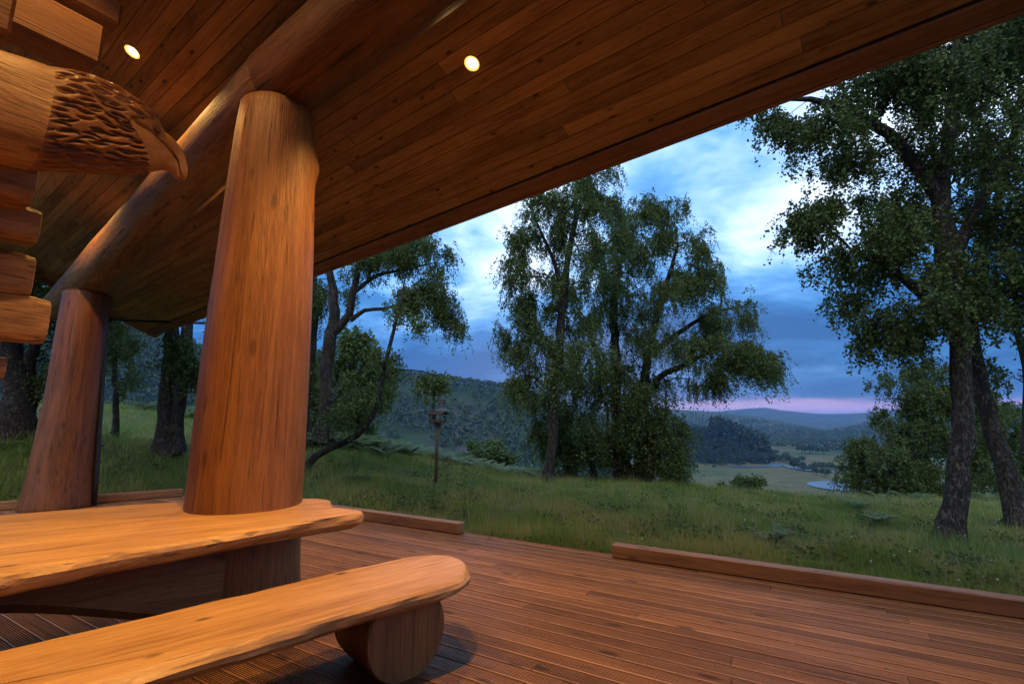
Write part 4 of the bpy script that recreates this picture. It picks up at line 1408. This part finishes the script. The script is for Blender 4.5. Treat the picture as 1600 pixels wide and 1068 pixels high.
def far_woods():
    # broadleaf wood on the hillside across the glen
    n = 9500
    px = RNG.uniform(-250, 1060, n); r = 340 + 600 * RNG.uniform(0, 1, n) ** .8
    tx = (px - 800) / FPX / 1.0; an = np.arctan2(1.0, tx)
    x, y = r * np.cos(an), r * np.sin(an)
    dens = vnoise(x / 70, y / 70, 4) * .6 + .4 * vnoise(x / 23, y / 23, 6)
    keep = (dens > .36) | (r > 760) | (px < 430)
    x, y = x[keep], y[keep]; z = ground_z(x, y)
    ok = z > FLOOR + 4
    P = np.stack([x, y, z], 1)[ok]
    S = RNG.uniform(6, 12, len(P))
    o = crown_cloud('hillside_woodland', P, S * 1.08, 'leaf_far', per=18)
    tag(o, 'dark broadleaf woodland covering the hillside across the glen', 'woodland', kind='stuff')
    # conifer plantation on the spur by the river
    n = 1100
    px = RNG.uniform(1030, 1225, n); r = RNG.uniform(705, 900, n)
    an = np.arctan2(1.0, (px - 800) / FPX)
    x, y = r * np.cos(an), r * np.sin(an); z = ground_z(x, y)
    ok = z > FLOOR + 1.0
    P = np.stack([x, y, z], 1)[ok]
    tall = (np.abs(px[ok] - 1150) < 45) & (r[ok] > 800)
    S = np.where(tall, RNG.uniform(22, 34, len(P)), RNG.uniform(9, 17, len(P)))
    o = crown_cloud('conifer_plantation', P, S, 'conifer', per=44, conifer=True)
    tag(o, 'dark conifer plantation on the spur above the river', 'woodland', kind='stuff')
    # woods at the foot of the far ridges
    n = 2600
    px = RNG.uniform(1060, 1480, n); r = RNG.uniform(1150, 2300, n)
    an = np.arctan2(1.0, (px - 800) / FPX)
    x, y = r * np.cos(an), r * np.sin(an); z = ground_z(x, y)
    keep = (vnoise(x / 260, y / 120, 14) > .42) | (r > 1650)
    P = np.stack([x, y, z], 1)[keep]
    o = crown_cloud('valley_woodland', P, RNG.uniform(9, 16, len(P)), 'leaf_far', per=15)
    tag(o, 'blue dark woodland along the foot of the far hills', 'woodland', kind='stuff')
far_woods()

def valley_trees():
    """separate trees and bushes on the valley floor"""
    protos = []
    for k in range(5):
        P = np.zeros((1, 3)); 
        protos.append(None)
    spots = [('round bush standing alone on the pale field beyond the shrub', 1125, 727, 9), ('small bush left of the river bend', 1102, 727, 7), ('tiny bush between the lone round bush and the wood', 1116, 731, 5)]
    rows = []
    for px, py, s in [(1062, 735, 9), (1074, 734, 10), (1086, 733, 8)]: rows.append(('low thicket tree beside the drooping birch thicket', px, py, s, 'thicket trees at the field edge'))
    for a in np.linspace(1172, 1212, 7): rows.append(('riverside tree in the clump left of the pool', a + random.uniform(-4, 4), 708 + random.uniform(-2, 3), random.uniform(9, 13), 'riverside trees above the river'))
    for a in np.linspace(1196, 1250, 10): rows.append(('riverside tree in the long clump behind the river bend', a + random.uniform(-3, 3), 722 + random.uniform(-5, 3), random.uniform(8, 13), 'riverside trees behind the bend'))
    for a in np.linspace(1240, 1325, 14): rows.append(('hedgerow tree on the near side of the tan field', a + random.uniform(-3, 3), 733 + random.uniform(-3, 3) + (a - 1240) * .02, random.uniform(6, 10), 'hedgerow trees by the tan field'))
    for a in np.linspace(1256, 1330, 12): rows.append(('tree in the dark belt beyond the tan field', a + random.uniform(-4, 4), 708 + random.uniform(-4, 2), random.uniform(11, 17), 'tree belt beyond the tan field'))
    for px, py, s in [(1322, 760, 9), (1335, 764, 10), (1276, 741, 8), (1290, 744, 9)]: rows.append(('bush on the near river bank by the willow', px, py, s, 'bushes on the near river bank'))
    allr = [(l, px, py, s, 'lone bushes on the pale field') for l, px, py, s in spots] + rows
    meshes = []
    for k in range(5):
        o = crown_cloud('tmp', np.zeros((1, 3)), np.array([1.0]), 'leaf_far', per=130)
        tv, tf = tube([(0, 0, -.05), (0.01, 0, .25), (.02, .01, .5)], [.035, .028, .012], 6)
        meshes.append((o.data, mesh_obj('tmp', tv, tf, M['bark']).data))
    for o in [q for q in bpy.data.objects if q.name.startswith('tmp')]:
        bpy.data.objects.remove(o)
    ordn = ['leftmost', 'second', 'third', 'fourth', 'fifth', 'sixth', 'seventh', 'eighth', 'ninth', 'tenth', 'eleventh', 'twelfth', 'thirteenth', 'fourteenth']
    allr.sort(key=lambda q: (q[4], q[1]))
    seen = {}
    for i, (l, px, py, s, g) in enumerate(allr):
        if l not in [q[0] for q in spots]:
            k = seen.get(g, 0); seen[g] = k + 1
            l = ordn[k] + (' ' if k == 0 else ' from the left ') + 'of the ' + g
        p = on_z(px, py, FLOOR + .4); p[2] = float(ground_z(p[:1], p[1:2])[0])
        t = thing('valley_tree', l, 'tree', loc=p, group=g)
        t.rotation_euler.z = random.uniform(0, 6); t.scale = (s * random.uniform(.9, 1.4), s * random.uniform(.9, 1.4), s)
        mc, mt = meshes[i % 5]
        link('crown', mc, t); link('trunk', mt, t)
valley_trees()


# ------------------------------------------------------------------ bird table, feeders, nest box
def bird_table():
    Y = 10.5
    foot = at_y(681, 755, Y)
    t = thing('bird_table', 'wooden bird table with a gabled roof on a post', 'bird feeder', loc=foot)
    top = at_y(682, 660, Y)[2] - foot[2]
    v, f = tube([(0, 0, -.15), (0, 0, top * .5), (0.012, 0, top)], [.040, .036, .034], 10)
    mesh_obj('post', v, f, M['weathered'], t, smooth=True)
    rot = Matrix.Translation((0.01, 0, top)) @ Matrix.Rotation(R(-28), 4, 'Z') @ Matrix.Diagonal((.82, .82, 1.0, 1))
    h = Matrix.Identity(4)
    box('bracket', (-.07, .07, -.07, .07, -.10, -.002), M['weathered'], t, rot, .01)
    tray = box('tray', (-.19, .19, -.15, .15, 0, .022), M['weathered'], t, rot, .004)
    for dims in ((-.19, .19, -.152, -.138, .0225, .06), (-.19, .19, .138, .152, .0225, .06), (-.192, -.178, -.136, .136, .0225, .06), (.178, .192, -.136, .136, .0225, .06)):
        box('rim', dims, M['weathered'], tray, None, .002)
    for sx in (-1, 1):
        for sy in (-1, 1):
            box('corner_post', (sx * .16 - .013, sx * .16 + .013, sy * .12 - .013, sy * .12 + .013, .0225, .17), M['weathered'], t, rot, .002)
    rf = None
    for s in (-1, 1):
        m = rot @ Matrix.Translation((0, 0, .255)) @ Matrix.Rotation(R(24) * s, 4, 'X')
        y0, y1 = sorted((s * -0.002, s * -.21))
        rf = box('roof', (-.235, .235, y0, y1, -.016, .0), M['weathered'], t, m, .003)
    for s in (-1, 1):
        x0, x1 = sorted((s * .155, s * .169))
        v = [(x, y, z) for x in (x0, x1) for y, z in ((-.13, .172), (.13, .172), (0, .238))]
        mesh_obj('gable_end', v, [(0, 2, 1), (3, 4, 5), (0, 1, 4, 3), (1, 2, 5, 4), (2, 0, 3, 5)], M['weathered'], t, rot)
    # forked pole above the house
    f2 = foot + np.array([-.10, .10, top + .1])
    hh = at_y(674, 606, Y + .1)[2] - f2[2]
    v, f = tube([(-.10, .10, top + .02), (-.10, .10, top + hh * .5), (-.10, .10, top + .1 + hh)], [.024, .022, .02], 8)
    mesh_obj('fork_pole', v, f, M['weathered'], t, smooth=True)
    pm = Matrix.Translation((-.10, .10, top + .1))
    for s in (-1, 1):
        v, f = tube([(0, 0, hh - .16), (s * .055, 0, hh - .08), (s * .10, 0, hh + .005)], [.016, .016, .014], 8)
        mesh_obj('brace', v, f, M['weathered'], t, pm, smooth=True)
    box('arm', (-.17, .17, -.014, .014, hh + .0, hh + .024), M['weathered'], t, pm, .003)
    for s, lab, zt in ((-1, 'hanging tube feeder left of the forked pole', -.02), (1, 'hanging tube feeder above the bird table roof', -.03)):
        q = f2 + np.array([s * .155, 0, hh + zt])
        w = thing('seed_feeder', lab, 'bird feeder', loc=q)
        v, f = tube([(0, 0, 0.02), (0, 0, -.14)], [.003, .003], 6); mesh_obj('hanger', v, f, M['black_metal'], w)
        v, f = tube([(0, 0, -.135), (0, 0, -.142), (0, 0, -.16), (0, 0, -.165)], [.012, .034, .038, .036], 14); mesh_obj('cap', v, f, M['clear'], w, smooth=True)
        v, f = tube([(0, 0, -.166), (0, 0, -.22), (0, 0, -.25)], [.03, .03, .03], 14); mesh_obj('tube', v, f, M['clear'], w, smooth=True)
        v, f = tube([(0, 0, -.251), (0, 0, -.30), (0, 0, -.335)], [.031, .031, .031], 14); mesh_obj('seed_fill', v, f, M['seed'], w, smooth=True)
        v, f = tube([(0, 0, -.336), (0, 0, -.35), (0, 0, -.356)], [.036, .04, .03], 14); mesh_obj('base', v, f, M['seed'], w, smooth=True)
bird_table()

def nest_box():
    p = at_y(867, 606, 13.5 - .16)
    t = thing('nest_box', 'small wooden nest box fixed to the slim birch trunk', 'nest box', loc=p)
    bd = box('body', (-.075, .075, -.07, .07, -.13, .10), M['weathered'], t, None, .004)
    box('lid', (-.09, .09, -.10, .08, .102, .122), M['weathered'], t, Matrix.Rotation(R(8), 4, 'X'), .003)
    v, f = tube([(0, -.069, .03), (0, -.0725, .03)], [.017, .017], 14); mesh_obj('entrance_hole', v, f, M['black_metal'], bd)  # flat black disc, its colour standing for the dark inside
nest_box()


# ------------------------------------------------------------------ grass, bracken, flowers
def scatter_view(n, r0, r1, half, power=1.0):
    u = RNG.uniform(0, 1, n)
    r = r0 * (r1 / r0) ** (u ** power)
    a = RNG.uniform(-half, half, n)
    return r * np.sin(a), r * np.cos(a), r

def blades(name, n, r0, r1, hmin, hmax, w0, mat, label, half=R(56), power=1.0, keepf=None, patchy=True):
    x, y, r = scatter_view(n, r0, r1, half, power)
    k = ~inside_deck(x, y, 0.03)
    if keepf is not None: k &= keepf(x, y)
    x, y, r = x[k], y[k], r[k]
    z = ground_z(x, y)
    n = len(x)
    h = RNG.uniform(hmin, hmax, n)
    if patchy:
        tuft = vnoise(x * 1.3, y * 1.3, 21) * .6 + vnoise(x * 3.7, y * 3.7, 22) * .4
        h = h * (0.22 + 2.3 * tuft ** 2)
    an = RNG.uniform(0, 2 * np.pi, n); lean = RNG.uniform(.1, .75, n) * h
    dx, dy = np.cos(an), np.sin(an)
    w = w0 * (0.6 + r / 9.0) * RNG.uniform(.6, 1.3, n)
    P = np.stack([x, y, z - .01], 1)
    s = np.stack([-dy, dx, np.zeros(n)], 1) * w[:, None]
    d = np.stack([dx, dy, np.zeros(n)], 1)
    up = np.array([0, 0, 1.0])
    tip = P + d * lean[:, None] + up * h[:, None]
    v = np.stack([P - s, P + s, tip], 1).reshape(-1, 3)
    f = np.arange(n * 3).reshape(n, 3)
    o = mesh_obj(name, v, f, M[mat])
    tag(o, label, 'grass', kind='stuff')
    return o
blades('grass', 580000, 3.6, 30, .05, .21, .0018, 'grass', 'long green meadow grass beyond the deck')
blades('grass_seed_heads', 16000, 5, 26, .20, .42, .0011, 'straw', 'thin pale seed heads standing above the meadow grass', patchy=False)

def weeds():
    n = 900
    x, y, r = scatter_view(n, 4.2, 18, R(52))
    k = ~inside_deck(x, y, .08) & (vnoise(x * .9, y * .9, 41) > .4)
    x, y = x[k], y[k]
    per = 30
    c = np.stack([x, y, ground_z(x, y) + .05], 1)
    p = np.repeat(c, per, 0) + RNG.normal(size=(len(c) * per, 3)) * [.09, .09, .035]
    o = leaves_mesh('meadow_weeds', p, .05, M['leaf_dark'], None, -.2, .8)
    tag(o, 'low broad leaved weeds growing among the grass', 'weeds', kind='stuff')
weeds()

def flowers():
    x, y, r = scatter_view(420, 4.5, 17, R(50))
    k = ~inside_deck(x, y, .1) & (vnoise(x * .8, y * .8, 31) > .42)
    x, y = x[k], y[k]; z = ground_z(x, y) + RNG.uniform(.14, .34, len(x))
    o = leaves_mesh('meadow_flowers', np.stack([x, y, z], 1), .015, M['petal'], None, 0.0, 1.0)
    tag(o, 'tiny white flower heads dotted through the grass', 'flowers', kind='stuff')
flowers()

def fronds(P, size):
    """bracken fronds: an arching stalk with paired leaflets"""
    V = []
    for p, s in zip(P, size):
        for _ in range(random.randint(4, 6)):
            a = random.uniform(0, 2 * math.pi); L = s * random.uniform(.7, 1.1)
            d = np.array([math.cos(a), math.sin(a), 0]); sd = np.array([-d[1], d[0], 0])
            m = 11
            for i in range(1, m):
                t = i / m
                c = p + d * (L * .75 * t) + np.array([0, 0, L * (1.0 * t - .62 * t * t)])
                w = L * .34 * (1 - t) ** .8 * min(1, t * 4) + .01
                e = L * .045
                for q in (-1, 1):
                    tip = c + sd * q * w + d * w * .25 + np.array([0, 0, -.18 * w])
                    V += [c - d * e, tip, c + d * e]
    return np.array(V)
def bracken():
    pts, sz = [], []
    for (p0, p1, Y0, Y1, n) in [((470, 668), (610, 690), 12.5, 18, 230), ((570, 690), (850, 735), 14, 19.5, 420), ((0, 640), (320, 650), 18, 26, 160), ((1290, 770), (1600, 770), 17, 24, 70)]:
        for _ in range(n):
            t = random.random(); px = p0[0] + (p1[0] - p0[0]) * t; Y = random.uniform(Y0, Y1)
            r = ray(px, 700); x = r[0] / r[1] * Y
            pts.append(np.array([x, Y, float(ground_z(np.array([x]), np.array([Y]))[0])])); sz.append(random.uniform(.4, .75))
    v = fronds(pts, sz)
    o = mesh_obj('bracken', v, np.arange(len(v)).reshape(-1, 3), M['fern'])
    tag(o, 'bank of green bracken along the brow', 'bracken', kind='stuff')
    for px, py, s, lab in ((1345, 800, .42, 'dark fern clump in the grass left of the tall dark birch'), (1375, 822, .36, 'low leafy fern nearest the tall dark birch foot'), (1210, 850, .3, 'small fern tuft in the grass beyond the long kerb beam'), (560, 752, .3, 'dark fern tuft on the bank below the leaning birch')):
        q = None
        for Y in np.linspace(5, 16, 200):
            w = at_y(px, py, Y)
            if w[2] <= ground_z(w[:1], w[1:2])[0]: q = w; break
        if q is None: continue
        v = fronds([np.array([0, 0, .04]), np.array([.12, .05, .05]), np.array([-.1, .08, .03])], [s * 1.3, s * 1.1, s])
        o = mesh_obj('fern', v, np.arange(len(v)).reshape(-1, 3), M['fern'], None, Matrix.Translation(Vector(q)))
        tag(o, lab, 'fern', 'ferns in the grass')
bracken()

LEAF_LABELS = ['pale dry leaf on the deck closest to the bench leg', 'small green leaf on the deck just below the pale dry leaf', 'pale dry leaf on the deck below the long kerb beam middle',
               'green leaf on the deck near the lower edge toward the corner', 'pale leaf on the deck nearest the bench end and kerb gap', 'green leaf on the deck closest to the long kerb beam',
               'pale leaf on the deck under the willow and kerb beam', 'green leaf on the deck furthest toward the lower corner']
def deck_leaves():
    for k, (px, py) in enumerate([(815, 1010), (838, 1036), (1240, 1008), (1309, 1022), (925, 962), (1070, 948), (1180, 970), (1390, 1045)]):
        p = on_z(px, py, 0.004)
        L = random.uniform(.018, .03)
        v = [(0, 0, 0), (L * .5, L * .32, .006), (L, 0, .002), (L * .5, -L * .32, .005)]
        o = mesh_obj('fallen_leaf', v, [(0, 1, 2), (0, 2, 3)], M['leaf'] if k % 2 else M['straw'], None, Matrix.Translation(Vector(p)) @ Matrix.Rotation(random.uniform(0, 6), 4, 'Z'))
        tag(o, LEAF_LABELS[k], 'leaf', 'fallen leaves on the deck')
deck_leaves()


# ------------------------------------------------------------------ evening air
def haze():
    m, nt = new_mat('evening_air')
    pv = nt.n('ShaderNodeVolumePrincipled')
    pv.inputs['Color'].default_value = (0.26, 0.50, 1.0, 1)
    pv.inputs['Density'].default_value = 0.00009
    pv.inputs['Anisotropy'].default_value = 0.0
    o = nt.n('ShaderNodeOutputMaterial')
    nt.l(pv, 0, o, 'Volume')
    HAZE_TOP = float(max(q[2] for q in bpy.data.objects['ground'].bound_box)) + 30
    v, f = box_mesh(-16000, 16000, -16000, 16000, -64, HAZE_TOP, bev=0)
    h = mesh_obj('haze', v, f, m)
    tag(h, 'thin blue evening haze filling the glen', 'haze', kind='stuff')
haze()
